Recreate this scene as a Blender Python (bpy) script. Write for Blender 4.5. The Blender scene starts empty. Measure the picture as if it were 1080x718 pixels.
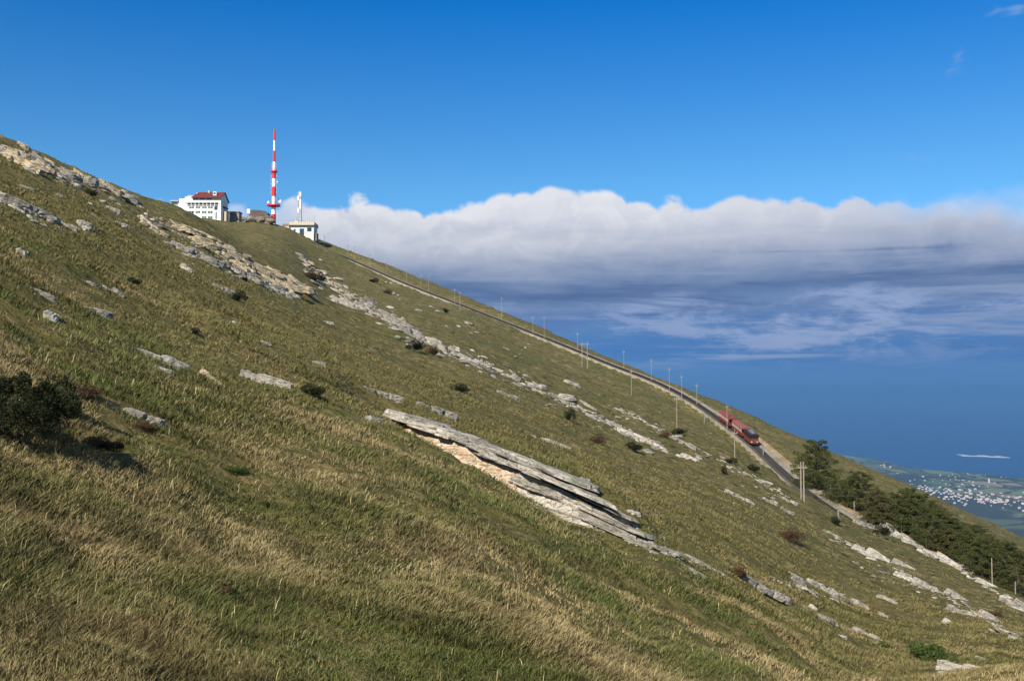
import bpy, math, random
import numpy as np
from mathutils import Vector, Matrix

# ---------------------------------------------------------------- scene, camera
sc = bpy.context.scene
col = sc.collection
R = math.radians
F = 1050.0
PITCH = math.atan2(51.0, F)
cam_d = bpy.data.cameras.new('camera'); cam_d.lens = 35.0; cam_d.sensor_width = 36.0
cam_d.clip_start = 0.1; cam_d.clip_end = 400000.0
cam = bpy.data.objects.new('camera', cam_d); col.objects.link(cam)
cam.location = (0, 0, 0); cam.rotation_euler = (R(90) + PITCH, 0, 0)
sc.camera = cam
sc.render.engine = 'CYCLES'
sc.view_settings.view_transform = 'Standard'; sc.view_settings.look = 'None'
sc.view_settings.exposure = 0.62; sc.view_settings.gamma = 1.0
sc.view_settings.use_curve_mapping = False
sc.cycles.max_bounces = 6; sc.cycles.diffuse_bounces = 2; sc.cycles.glossy_bounces = 2
sc.cycles.transparent_max_bounces = 8; sc.cycles.volume_bounces = 0

# ---------------------------------------------------------------- sun
SUN_AZ, SUN_EL = 208.0, 37.0
sx, sy = math.sin(R(SUN_AZ)), math.cos(R(SUN_AZ))
sun_dir = Vector((sx * math.cos(R(SUN_EL)), sy * math.cos(R(SUN_EL)), math.sin(R(SUN_EL))))
sd = bpy.data.lights.new('sun', 'SUN'); sd.energy = 4.8; sd.angle = R(0.5); sd.color = (1.0, 0.93, 0.82)
so = bpy.data.objects.new('sun', sd); col.objects.link(so)
so.rotation_euler = sun_dir.to_track_quat('Z', 'Y').to_euler()

# ---------------------------------------------------------------- node helpers
def lin(r, g, b):
    f = lambda c: (c / 255 / 12.92) if c / 255 <= 0.04045 else ((c / 255 + 0.055) / 1.055) ** 2.4
    return (f(r), f(g), f(b), 1.0)

class NT:
    def __init__(s, tree):
        s.t = tree; s.n = tree.nodes; s.l = tree.links
    def new(s, typ, **kw):
        n = s.n.new(typ)
        for k, v in kw.items(): setattr(n, k, v)
        return n
    def put(s, sock, v):
        if isinstance(v, bpy.types.NodeSocket): s.l.new(v, sock)
        else: sock.default_value = v
    def m(s, op, a, b=None, c=None, clamp=False):
        n = s.new('ShaderNodeMath', operation=op); n.use_clamp = clamp
        s.put(n.inputs[0], a)
        if b is not None: s.put(n.inputs[1], b)
        if c is not None: s.put(n.inputs[2], c)
        return n.outputs[0]
    def ss(s, v, lo, hi, a=0.0, b=1.0):
        n = s.new('ShaderNodeMapRange', interpolation_type='SMOOTHSTEP')
        s.put(n.inputs[0], v); s.put(n.inputs[1], lo); s.put(n.inputs[2], hi)
        s.put(n.inputs[3], a); s.put(n.inputs[4], b)
        return n.outputs[0]
    def mix(s, f, a, b, mode='MIX'):
        n = s.new('ShaderNodeMix', data_type='RGBA', blend_type=mode)
        s.put(n.inputs[0], f); s.put(n.inputs[6], a); s.put(n.inputs[7], b)
        return n.outputs[2]
    def noise(s, vec, scale, detail=4.0, rough=0.5, dist=0.0, out=0):
        n = s.new('ShaderNodeTexNoise')
        if vec is not None: s.put(n.inputs['Vector'], vec)
        n.inputs['Scale'].default_value = scale; n.inputs['Detail'].default_value = detail
        n.inputs['Roughness'].default_value = rough; n.inputs['Distortion'].default_value = dist
        return n.outputs[out]
    def vor(s, vec, scale, feature='F1', out=0, rnd=1.0):
        n = s.new('ShaderNodeTexVoronoi', feature=feature)
        if vec is not None: s.put(n.inputs['Vector'], vec)
        n.inputs['Scale'].default_value = scale; n.inputs['Randomness'].default_value = rnd
        return n.outputs[out]
    def ramp(s, f, stops, interp='LINEAR'):
        n = s.new('ShaderNodeValToRGB'); n.color_ramp.interpolation = interp
        e = n.color_ramp.elements
        while len(e) > 1: e.remove(e[-1])
        e[0].position = stops[0][0]; e[0].color = stops[0][1]
        for p, c in stops[1:]:
            q = e.new(p); q.color = c
        s.put(n.inputs[0], f)
        return n.outputs[0]
    def mapping(s, vec, scale=(1, 1, 1), loc=(0, 0, 0), rot=(0, 0, 0)):
        n = s.new('ShaderNodeMapping'); s.put(n.inputs[0], vec)
        n.inputs[1].default_value = loc; n.inputs[2].default_value = rot; n.inputs[3].default_value = scale
        return n.outputs[0]
    def comb(s, x, y, z):
        n = s.new('ShaderNodeCombineXYZ'); s.put(n.inputs[0], x); s.put(n.inputs[1], y); s.put(n.inputs[2], z)
        return n.outputs[0]
    def bump(s, h, strength, dist, normal=None):
        n = s.new('ShaderNodeBump'); n.inputs['Strength'].default_value = strength
        n.inputs['Distance'].default_value = dist; s.put(n.inputs['Height'], h)
        if normal is not None: s.put(n.inputs['Normal'], normal)
        return n.outputs[0]

# ---------------------------------------------------------------- world: Nishita sky plus a far cloud bank
world = bpy.data.worlds.new('World'); sc.world = world; world.use_nodes = True
world.cycles.sampling_method = 'MANUAL'; world.cycles.sample_map_resolution = 256
w = NT(world.node_tree); w.n.clear()
SKY = 0.1
sky = w.new('ShaderNodeTexSky', sky_type='NISHITA'); sky.sun_disc = False
sky.sun_elevation = R(SUN_EL); sky.sun_rotation = R(SUN_AZ); sky.altitude = 700; sky.air_density = 1.0
sky.dust_density = 0.3; sky.ozone_density = 3.0
tc = w.new('ShaderNodeTexCoord'); sep = w.new('ShaderNodeSeparateXYZ'); w.l.new(tc.outputs['Generated'], sep.inputs[0])
X, Y, Z = sep.outputs
az = w.m('ARCTAN2', X, Y)
hor = w.m('SQRT', w.m('ADD', w.m('MULTIPLY', X, X), w.m('MULTIPLY', Y, Y)))
el = w.m('ARCTAN2', Z, hor)
# deepen the clear blue with height
clear = w.mix(1.0, sky.outputs[0], w.ramp(el, [(0.0, (0.50, 0.76, 0.98, 1)), (0.20, (0.33, 0.68, 0.87, 1)), (0.38, (0.02, 0.50, 0.94, 1)), (0.52, (0.75, 0.85, 0.92, 1)), (0.9, (1.0, 0.95, 0.86, 1))]), 'MULTIPLY')
# edge of the bank: low frequency swell, then puffs
p1 = w.comb(w.m('MULTIPLY', az, 1.0), w.m('MULTIPLY', el, 1.0), 3.7)
swell = w.m('SUBTRACT', w.noise(p1, 5.0, 2.0, 0.5), 0.5)
puff = w.m('SUBTRACT', w.noise(p1, 17.0, 6.0, 0.56, 0.15), 0.5)
lobe = w.m('SUBTRACT', 0.45, w.vor(w.comb(az, w.m('ADD', el, w.m('MULTIPLY', puff, 0.05)), 3.7), 30.0))
base_e = w.ramp(w.ss(az, -0.4, 0.5, 0, 1), [(0.0, (0.172,) * 3 + (1,)), (0.20, (0.180,) * 3 + (1,)), (0.30, (0.182,) * 3 + (1,)), (0.38, (0.194,) * 3 + (1,)), (0.5, (0.197,) * 3 + (1,)), (0.62, (0.196,) * 3 + (1,)), (0.80, (0.189,) * 3 + (1,)), (1.0, (0.172,) * 3 + (1,))])
edge = w.m('ADD', base_e, w.m('ADD', w.m('MULTIPLY', swell, 0.050), w.m('ADD', w.m('MULTIPLY', puff, 0.050), w.m('MULTIPLY', lobe, 0.020))))
rel = w.m('SUBTRACT', edge, el)
dens = w.ss(rel, -0.002, 0.0065)
soft = w.ss(rel, -0.012, 0.03)
leftfade = w.ss(az, -0.26, -0.19, 0.5, 1.0)
dens = w.m('MULTIPLY', w.mix(w.ss(az, 0.30, 0.46), dens, soft), leftfade)
# shading of the bank with depth below its own top, streaked
p2 = w.comb(w.m('MULTIPLY', az, 1.0), w.m('MULTIPLY', el, 5.0), 1.3)
st1 = w.m('SUBTRACT', w.noise(p2, 6.0, 4.0, 0.58, 0.3), 0.5)
p3 = w.comb(az, w.m('MULTIPLY', el, 9.0), 8.3)
st2 = w.noise(p3, 9.0, 5.0, 0.6, 0.2)
billow = w.m('SUBTRACT', w.noise(p1, 24.0, 4.0, 0.58, 0.5), 0.5)
depth = w.m('ADD', w.m('SUBTRACT', w.m('ADD', 0.190, w.m('MULTIPLY', swell, 0.02)), el), w.m('ADD', w.m('MULTIPLY', st1, 0.055), w.m('MULTIPLY', w.m('MULTIPLY', billow, 0.055), w.ss(el, 0.09, 0.15))))
CF = 10.0 / 2 ** 0.62
c = lambda r, g, b: tuple(CF * x for x in lin(r, g, b)[:3]) + (1.0,)
bank = w.ramp(w.m('MULTIPLY', depth, 5.0), [
    (0.0, lin(232, 234, 240)), (0.10, lin(214, 217, 229)), (0.22, lin(184, 191, 208)), (0.32, lin(160, 171, 195)),
    (0.40, lin(118, 139, 174)), (0.455, lin(90, 115, 158)), (0.52, lin(116, 141, 182)),
    (0.58, lin(88, 124, 178)), (0.66, lin(96, 136, 190)), (0.78, lin(70, 124, 188)), (0.88, lin(84, 138, 194)), (1.0, lin(88, 138, 192))])
bank = w.mix(w.ss(az, -0.1, 0.35, 0.0, 0.35), bank, w.mix(w.ss(depth, 0.0, 0.12), lin(176, 185, 206), lin(92, 126, 176)))
mot = w.noise(w.comb(az, w.m('MULTIPLY', el, 3.0), 5.1), 10.0, 6.0, 0.66, 0.25)
mottle = w.m('MULTIPLY', w.ss(mot, 0.47, 0.62), w.m('MULTIPLY', w.ss(depth, 0.085, 0.110), w.ss(depth, 0.178, 0.135)))
bank = w.mix(w.m('MULTIPLY', mottle, w.ss(az, -0.1, 0.3, 0.5, 0.95)), bank, lin(150, 170, 208))
streak = w.m('MULTIPLY', w.ss(st2, 0.54, 0.72), w.m('MULTIPLY', w.ss(depth, 0.10, 0.13), w.ss(depth, 0.180, 0.155)))
bank = w.mix(w.m('MULTIPLY', streak, 0.75), bank, lin(150, 172, 212))
bright = w.m('MULTIPLY', w.m('MULTIPLY', w.ss(billow, -0.06, 0.14), w.ss(depth, 0.085, 0.01)), w.ss(az, 0.35, 0.0, 0.15, 0.65))
bank = w.mix(bright, bank, lin(240, 241, 244))
lay = w.noise(w.comb(w.m('MULTIPLY', az, 0.7), w.m('MULTIPLY', w.m('ADD', el, w.m('MULTIPLY', az, 0.015)), 11.0), 2.2), 4.5, 6.0, 0.62, 0.35)
und = w.m('MULTIPLY', w.ss(depth, 0.045, 0.085), w.ss(depth, 0.185, 0.15))
bank = w.mix(w.m('MULTIPLY', w.m('MULTIPLY', und, w.ss(lay, 0.52, 0.66)), 0.65), bank, lin(150, 166, 198))
bank = w.mix(w.m('MULTIPLY', w.m('MULTIPLY', und, w.ss(lay, 0.47, 0.36)), 0.6), bank, lin(78, 104, 150))
crest = w.m('MULTIPLY', w.ss(rel, 0.030, 0.004), w.ss(billow, -0.10, 0.12))
bank = w.mix(w.m('MULTIPLY', crest, 0.35), bank, lin(236, 238, 243))
bankc = w.mix(1.0, bank, (CF, CF, CF, 1.0), 'MULTIPLY')
dens = w.m('MULTIPLY', dens, w.m('MULTIPLY', w.ss(az, -1.3, -0.7), w.ss(az, 1.6, 1.0)))
cl = w.mix(dens, clear, bankc)
# thin wisps high on the right
wv = w.noise(w.comb(az, w.m('MULTIPLY', el, 2.0), 0.4), 11.0, 3.0, 0.6, 0.4)
wm = w.m('MULTIPLY', w.m('MULTIPLY', w.ss(wv, 0.57, 0.74), w.ss(az, 0.33, 0.48)), w.m('MULTIPLY', w.ss(el, 0.17, 0.22), w.ss(el, 0.40, 0.32)))
cl = w.mix(w.m('MULTIPLY', wm, 0.8), cl, c(165, 190, 225))
bg = w.new('ShaderNodeBackground'); bg.inputs[1].default_value = SKY
w.l.new(cl, bg.inputs[0]); wo = w.new('ShaderNodeOutputWorld'); w.l.new(bg.outputs[0], wo.inputs[0])

# ---------------------------------------------------------------- material helpers
def mat(name, rgb, rough=0.8, metal=0.0, var=0.0, scale=3.0, bump=0.0, bdist=0.02, spec=0.3):
    """plain paint / metal / wood with a little procedural wear"""
    m = bpy.data.materials.new(name); m.use_nodes = True
    t = NT(m.node_tree); b = t.n['Principled BSDF']
    b.inputs['Roughness'].default_value = rough; b.inputs['Metallic'].default_value = metal
    b.inputs['Specular IOR Level'].default_value = spec
    o = t.new('ShaderNodeTexCoord').outputs['Object']
    n = t.noise(o, scale, 5.0, 0.6)
    if var > 0:
        dark = tuple(x * (1 - var) for x in rgb) + (1,); lite = tuple(min(1, x * (1 + var)) for x in rgb) + (1,)
        t.l.new(t.ramp(n, [(0.3, dark), (0.7, lite)]), b.inputs['Base Color'])
    else: b.inputs['Base Color'].default_value = tuple(rgb) + (1,)
    if bump: t.l.new(t.bump(n, bump, bdist), b.inputs['Normal'])
    return m

# ---------------------------------------------------------------- value noise in numpy
def _h(ix, iy, seed):
    n = (ix.astype(np.int64) * 374761393 + iy.astype(np.int64) * 668265263 + seed * 1442695041) & 0xffffffff
    n = ((n ^ (n >> 13)) * 1274126177) & 0xffffffff
    return ((n ^ (n >> 16)) & 0xffff) / 65535.0
def vnoise(x, y, seed=0):
    ix = np.floor(x); iy = np.floor(y); fx = x - ix; fy = y - iy
    fx = fx * fx * fx * (fx * (fx * 6 - 15) + 10); fy = fy * fy * fy * (fy * (fy * 6 - 15) + 10)
    a = _h(ix, iy, seed); b = _h(ix + 1, iy, seed); c_ = _h(ix, iy + 1, seed); d = _h(ix + 1, iy + 1, seed)
    return (a + (b - a) * fx) * (1 - fy) + (c_ + (d - c_) * fx) * fy - 0.5
def fbm(x, y, seed=0, oct=4, gain=0.5):
    s = 0; a = 1.0
    for k in range(oct):
        s = s + a * vnoise(x + 17.3 * k, y - 9.1 * k, seed + k); x, y = x * 1.97 + y * 0.23, y * 1.97 - x * 0.23; a *= gain
    return s
def sstep(v, a, b):
    t = np.clip((v - a) / (b - a), 0, 1); return t * t * (3 - 2 * t)

# ---------------------------------------------------------------- the hillside as a height function z(x, y)
def pix_ray(px, py):
    px = np.asarray(px, float); py = np.asarray(py, float)
    yy = F * math.cos(PITCH) - (359 - py) * math.sin(PITCH); zz = F * math.sin(PITCH) + (359 - py) * math.cos(PITCH)
    return (px - 540) / yy, zz / yy
D_ROWS = np.array([10, 15, 25, 40, 60, 90, 130, 180, 240, 300, 370, 450, 550], float)
P_COLS = np.array([-300, 0, 90, 180, 240, 290, 340, 440, 540, 660, 780, 900, 1080, 1400], float)
TAB = np.array([
    [570, 370, 205, 115, 65, 35, 30, 45, 70, 95, 120, 150, 190],
    [715, 505, 337, 242, 190, 155, 142, 152, 175, 200, 215, 228, 250],
    [765, 555, 387, 292, 238, 205, 186, 183, 195, 207, 215, 225, 245],
    [813, 603, 435, 345, 292, 258, 236, 218, 217, 224, 230, 237, 255],
    [840, 632, 464, 373, 322, 290, 270, 255, 248, 243, 234, 233, 262],
    [855, 648, 482, 394, 347, 318, 298, 282, 269, 256, 243, 235, 262],
    [872, 665, 498, 412, 370, 347, 329, 315, 301, 288, 272, 253, 278],
    [890, 690, 535, 457, 417, 390, 368, 350, 334, 320, 308, 291, 325],
    [915, 720, 577, 500, 457, 430, 408, 390, 372, 357, 334, 343, 380],
    [940, 770, 640, 560, 515, 484, 460, 438, 416, 390, 386, 410, 450],
    [1000, 830, 690, 620, 575, 540, 510, 485, 459, 437, 454, 477, 515],
    [1060, 880, 755, 690, 645, 607, 575, 545, 503, 497, 522, 550, 590],
    [1110, 930, 745, 700, 674, 656, 640, 612, 580, 584, 605, 635, 675],
    [1200, 1010, 850, 800, 775, 755, 745, 730, 712, 722, 745, 775, 810]], float)
V_TAB = pix_ray(0 * TAB, TAB)[1]
U_COLS = (P_COLS - 540) / F
def herm(xk, yk, x):
    """cubic (Catmull-Rom) interpolation; yk is (n,) or (n, N)"""
    n = len(xk); x = np.clip(x, xk[0], xk[-1]); i = np.clip(np.searchsorted(xk, x, side='right') - 1, 0, n - 2)
    if yk.ndim == 1:
        g = np.gradient(yk, xk); Y0, Y1, G0, G1 = yk[i], yk[i + 1], g[i], g[i + 1]
    else:
        g = np.gradient(yk, xk, axis=0); a = np.arange(yk.shape[1]); Y0, Y1, G0, G1 = yk[i, a], yk[i + 1, a], g[i, a], g[i + 1, a]
    h = xk[i + 1] - xk[i]; t = (x - xk[i]) / h
    return (2*t**3 - 3*t**2 + 1) * Y0 + (t**3 - 2*t**2 + t) * h * G0 + (3*t**2 - 2*t**3) * Y1 + (t**3 - t**2) * h * G1
LOGD = np.log(D_ROWS)
def base_z(x, y):
    yc = np.clip(y, 8.0, 1e9); u = np.clip(x / yc, -0.8, 0.82); ld = np.log(np.clip(yc, 10, 550))
    cols = np.stack([herm(LOGD, V_TAB[k], ld) for k in range(len(U_COLS))])
    v = herm(U_COLS, cols, u)
    z = v * np.clip(yc, 10, 550)
    plane = -6.0 - 0.39 * np.clip(x, -400, 400) + 0.07 * y
    wt = sstep(y, 7.0, 15.0) * (1 - sstep(np.abs(x) / yc, 0.72, 0.95))
    z = plane * (1 - wt) + z * wt
    far = np.hypot(np.clip(y - 550, 0, 1e9), 0)
    z = z - 0.52 * far
    r = np.hypot(x, y)
    z = z - 0.35 * np.clip(r - 620, 0, 1e9) * sstep(r, 600, 900)
    # the knoll under the photographer
    k = 1 - sstep(np.hypot(x * 0.8, y), 2.2, 7.5)
    z = z * (1 - k) + (-1.7 - 0.12 * x) * k
    return np.maximum(z, -760)

TRK_PX = [(300, 243, 470), (320, 252, 445), (376, 276.5, 420), (431, 300.5, 395), (487, 322, 370), (543, 344, 345), (599, 366, 322), (650, 387, 300),
          (683, 399, 287), (719, 416, 271), (756, 440.5, 252), (776, 455, 238), (796, 471, 224), (823, 496, 204), (860, 527, 184), (902, 553, 165), (925, 566, 150)]
TRK = []
for a_, b_, d_ in TRK_PX:
    u_, v_ = pix_ray(a_, b_); TRK.append((u_ * d_, d_, v_ * d_))
TRK = np.array(TRK)
def resample(P, step):
    s = np.concatenate([[0], np.cumsum(np.linalg.norm(np.diff(P, axis=0), axis=1))])
    t = np.arange(0, s[-1], step)
    return np.stack([herm(s, P[:, k], t) for k in range(3)], 1), t
TP, TS = resample(TRK, 2.0)
for _ in range(25):
    TP[1:-1] = TP[1:-1] * 0.5 + (TP[:-2] + TP[2:]) * 0.25

TP[-9:, 2] -= np.linspace(0.1, 3.0, 9)
# the long rock ledge in the middle: (px, py of foot, py of top, depth)
LEDGE_PX = [(398, 447, 437, 46.0), (422, 457, 441, 45.0), (440, 467, 449, 44.2), (456, 477, 454, 43.5), (473, 491, 461, 42.8), (492, 501, 467, 42.0), (521, 514, 477, 41.0), (552, 529, 493, 39.8), (600, 548, 512, 38.2), (625, 554, 529, 37.4), (655, 566, 550, 36.6), (675, 577, 567, 36.0)]
LEDGE = []
for a_, b_, c_, d_ in LEDGE_PX:
    u_, v_ = pix_ray(a_, b_); v2 = pix_ray(a_, c_)[1]; LEDGE.append((u_ * d_, d_, v_ * d_, (v2 - v_) * d_))
LEDGE = np.array(LEDGE)
LF, _ = resample(LEDGE[:, :3], 0.3); LH = np.interp(LF[:, 0], LEDGE[:, 0], LEDGE[:, 3])

HOLLOW = None; SILC = None
def zfun(x, y, fine=True):
    x = np.asarray(x, float); y = np.asarray(y, float)
    shp = np.broadcast(x, y).shape; x = np.broadcast_to(x, shp).ravel(); y = np.broadcast_to(y, shp).ravel()
    z = base_z(x, y)
    r = np.hypot(x, y)
    # hummocks, stretched along the slope
    a = 0.38; xr = x * math.cos(a) + y * math.sin(a); yr = -x * math.sin(a) + y * math.cos(a)
    z = z + 0.7 * fbm(xr / 30, yr / 18, 3, 3) * sstep(r, 40, 160)
    z = z + 0.34 * fbm(xr / 8, yr / 5.5, 11, 3) * sstep(r, 6, 30)
    z = z + 0.27 * fbm(xr / 2.2, yr / 1.5, 21, 3) * sstep(r, 3, 8) * (1 - 0.5 * sstep(r, 60, 120))
    hump = np.maximum(0, fbm(xr / 1.3, yr / 1.0, 31, 2)) * 0.34
    z = z + hump * sstep(r, 3, 8) * (1 - 0.6 * sstep(r, 40, 90))
    ledge = np.abs(fbm(xr / 26, yr / 6, 41, 3)); z = z + 0.45 * sstep(ledge, 0.12, 0.0) * sstep(r, 90, 160)
    if SILC is not None: z = z + np.interp(x / np.maximum(y, 1), SILC[0], SILC[1]) * y * sstep(y, 60, 120) * (1 - sstep(y, 560, 700))
    # level shelf for the railway
    near = (y > 130) & (y < 490) & (x > -150) & (x < 120)
    if near.any():
        idx = np.nonzero(near)[0]; best = np.full(len(idx), 1e9); zt = np.zeros(len(idx))
        ws = np.zeros(len(idx))
        for p in TP[:-9:2]:
            d2 = (x[idx] - p[0]) ** 2 + (y[idx] - p[1]) ** 2 + 1e-3
            best = np.minimum(d2, best); q_ = d2 ** -4; zt += p[2] * q_; ws += q_
        zt /= ws
        dd = np.sqrt(best); wt = 1 - sstep(dd, 3.4, 12.0)
        z[idx] = z[idx] * (1 - wt) + (zt - 0.62) * wt
    nl_ = (y > 26) & (y < 58) & (x > -12) & (x < 12)
    if nl_.any():
        idx = np.nonzero(nl_)[0]; best = np.full(len(idx), 1e9); bi = np.zeros(len(idx), int)
        for k_, p in enumerate(LF):
            d2 = (x[idx] - p[0]) ** 2 + (y[idx] - p[1]) ** 2; m = d2 < best; best = np.where(m, d2, best); bi = np.where(m, k_, bi)
        dd = np.sqrt(best); behind = (y[idx] > np.interp(x[idx], LF[:, 0], LF[:, 1]))
        endf = 1 - sstep(np.maximum(LF[0, 0] - x[idx], x[idx] - LF[-1, 0]), 0, 2.5)
        wt = (1 - sstep(dd, np.where(behind, 1.5, 0.5), np.where(behind, 7.0, 4.5))) * endf; zt = LF[bi, 2] - 0.05 + np.where(behind, (LH[bi] - 0.12) * sstep(dd, 0.35, 1.0), 0)
        z[idx] = z[idx] * (1 - wt) + zt * wt
    if HOLLOW is not None:
        hx, hy, hz = HOLLOW
        e = np.hypot((x - hx) / 0.95, (y - hy) / 0.75); wt = 1 - sstep(e, 0.7, 1.25)
        z = z * (1 - wt) + (hz - 0.30) * wt
    return z.reshape(shp)
def hit(px, py, dmin=9.0, dmax=560.0):
    """where the ray of a photograph point meets the ground (numpy arrays in, (n,3) out, NaN where it meets only sky)"""
    px = np.atleast_1d(np.asarray(px, float)); py = np.atleast_1d(np.asarray(py, float))
    u, v = pix_ray(px, py); ds = np.exp(np.arange(math.log(dmin), math.log(dmax), 0.004))
    out = np.full((len(px), 3), np.nan)
    for k in range(len(px)):
        g = zfun(u[k] * ds, ds) - v[k] * ds
        i = np.nonzero(g > 0)[0]
        if len(i) and i[0] > 0:
            i = i[0]; t = g[i - 1] / (g[i - 1] - g[i]); d = ds[i - 1] + t * (ds[i] - ds[i - 1]); out[k] = (u[k] * d, d, v[k] * d)
    return out
SIL = np.array([(-300, 10), (0, 143), (40, 161), (90, 183), (146, 206), (180, 216), (200, 223), (217, 231), (240, 233), (290, 236), (306, 243), (340, 254), (400, 276), (440, 292), (500, 316), (560, 341), (620, 368),
                (660, 385), (700, 402), (740, 417), (780, 433), (830, 457), (890, 484), (950, 510), (1000, 533), (1080, 571), (1400, 712)], float)
for _ in range(2):
    us = np.linspace(-0.8, 0.8, 161); dsl = np.exp(np.linspace(math.log(60), math.log(600), 140)); cur = np.array([np.max(zfun(u_ * dsl, dsl) / dsl) for u_ in us])
    want = np.interp(us, (SIL[:, 0] - 540) / 1043, pix_ray(0, SIL[:, 1])[1]); dv = want - cur; dv = np.convolve(np.pad(dv, 2, mode='edge'), np.ones(5) / 5, 'valid')
    SILC = (us, dv if SILC is None else SILC[1] + dv)
hl = hit([103], [463])[0]; HOLLOW = tuple(hl)

# ---------------------------------------------------------------- mesh helpers
def tag(o, label=None, cat=None, group=None, kind=None):
    if label: o['label'] = label
    if cat: o['category'] = cat
    if group: o['group'] = group
    if kind: o['kind'] = kind
    return o
def mesh_np(name, V, faces_flat, loop_tot, mats=(), smooth=False, mi=None):
    me = bpy.data.meshes.new(name); V = np.ascontiguousarray(V, dtype=np.float32)
    me.vertices.add(len(V)); me.vertices.foreach_set('co', V.ravel())
    faces_flat = np.ascontiguousarray(faces_flat, dtype=np.int32).ravel(); loop_tot = np.asarray(loop_tot, dtype=np.int32)
    me.loops.add(len(faces_flat)); me.loops.foreach_set('vertex_index', faces_flat)
    me.polygons.add(len(loop_tot)); ls = np.concatenate([[0], np.cumsum(loop_tot)[:-1]]).astype(np.int32)
    me.polygons.foreach_set('loop_start', ls)
    if smooth: me.polygons.foreach_set('use_smooth', np.ones(len(loop_tot), bool))
    if mi is not None: me.polygons.foreach_set('material_index', np.asarray(mi, dtype=np.int32))
    for m in mats: me.materials.append(m)
    me.update(calc_edges=True); me.validate()
    return me
def link(name, me, parent=None, loc=None):
    o = bpy.data.objects.new(name, me); col.objects.link(o)
    if parent is not None: o.parent = parent
    if loc is not None: o.location = loc
    return o
def empty(name, loc, label, cat, group=None, rz=0.0):
    o = bpy.data.objects.new(name, None); col.objects.link(o); o.location = loc; o.rotation_euler = (0, 0, rz)
    o.empty_display_size = 0.5
    return tag(o, label, cat, group)

def grid_mesh(name, XX, YY, ZZ, m, wrap=False, smooth=True):
    nr, nc = XX.shape; V = np.stack([XX.ravel(), YY.ravel(), ZZ.ravel()], 1)
    i = np.arange(nr - 1)[:, None]; j = np.arange(nc if wrap else nc - 1)[None, :]; j2 = (j + 1) % nc
    q = np.stack([i * nc + j, i * nc + j2, (i + 1) * nc + j2, (i + 1) * nc + j], -1).reshape(-1, 4)[:, ::-1]
    return mesh_np(name, V, q, np.full(len(q), 4), [m], smooth)

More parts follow.
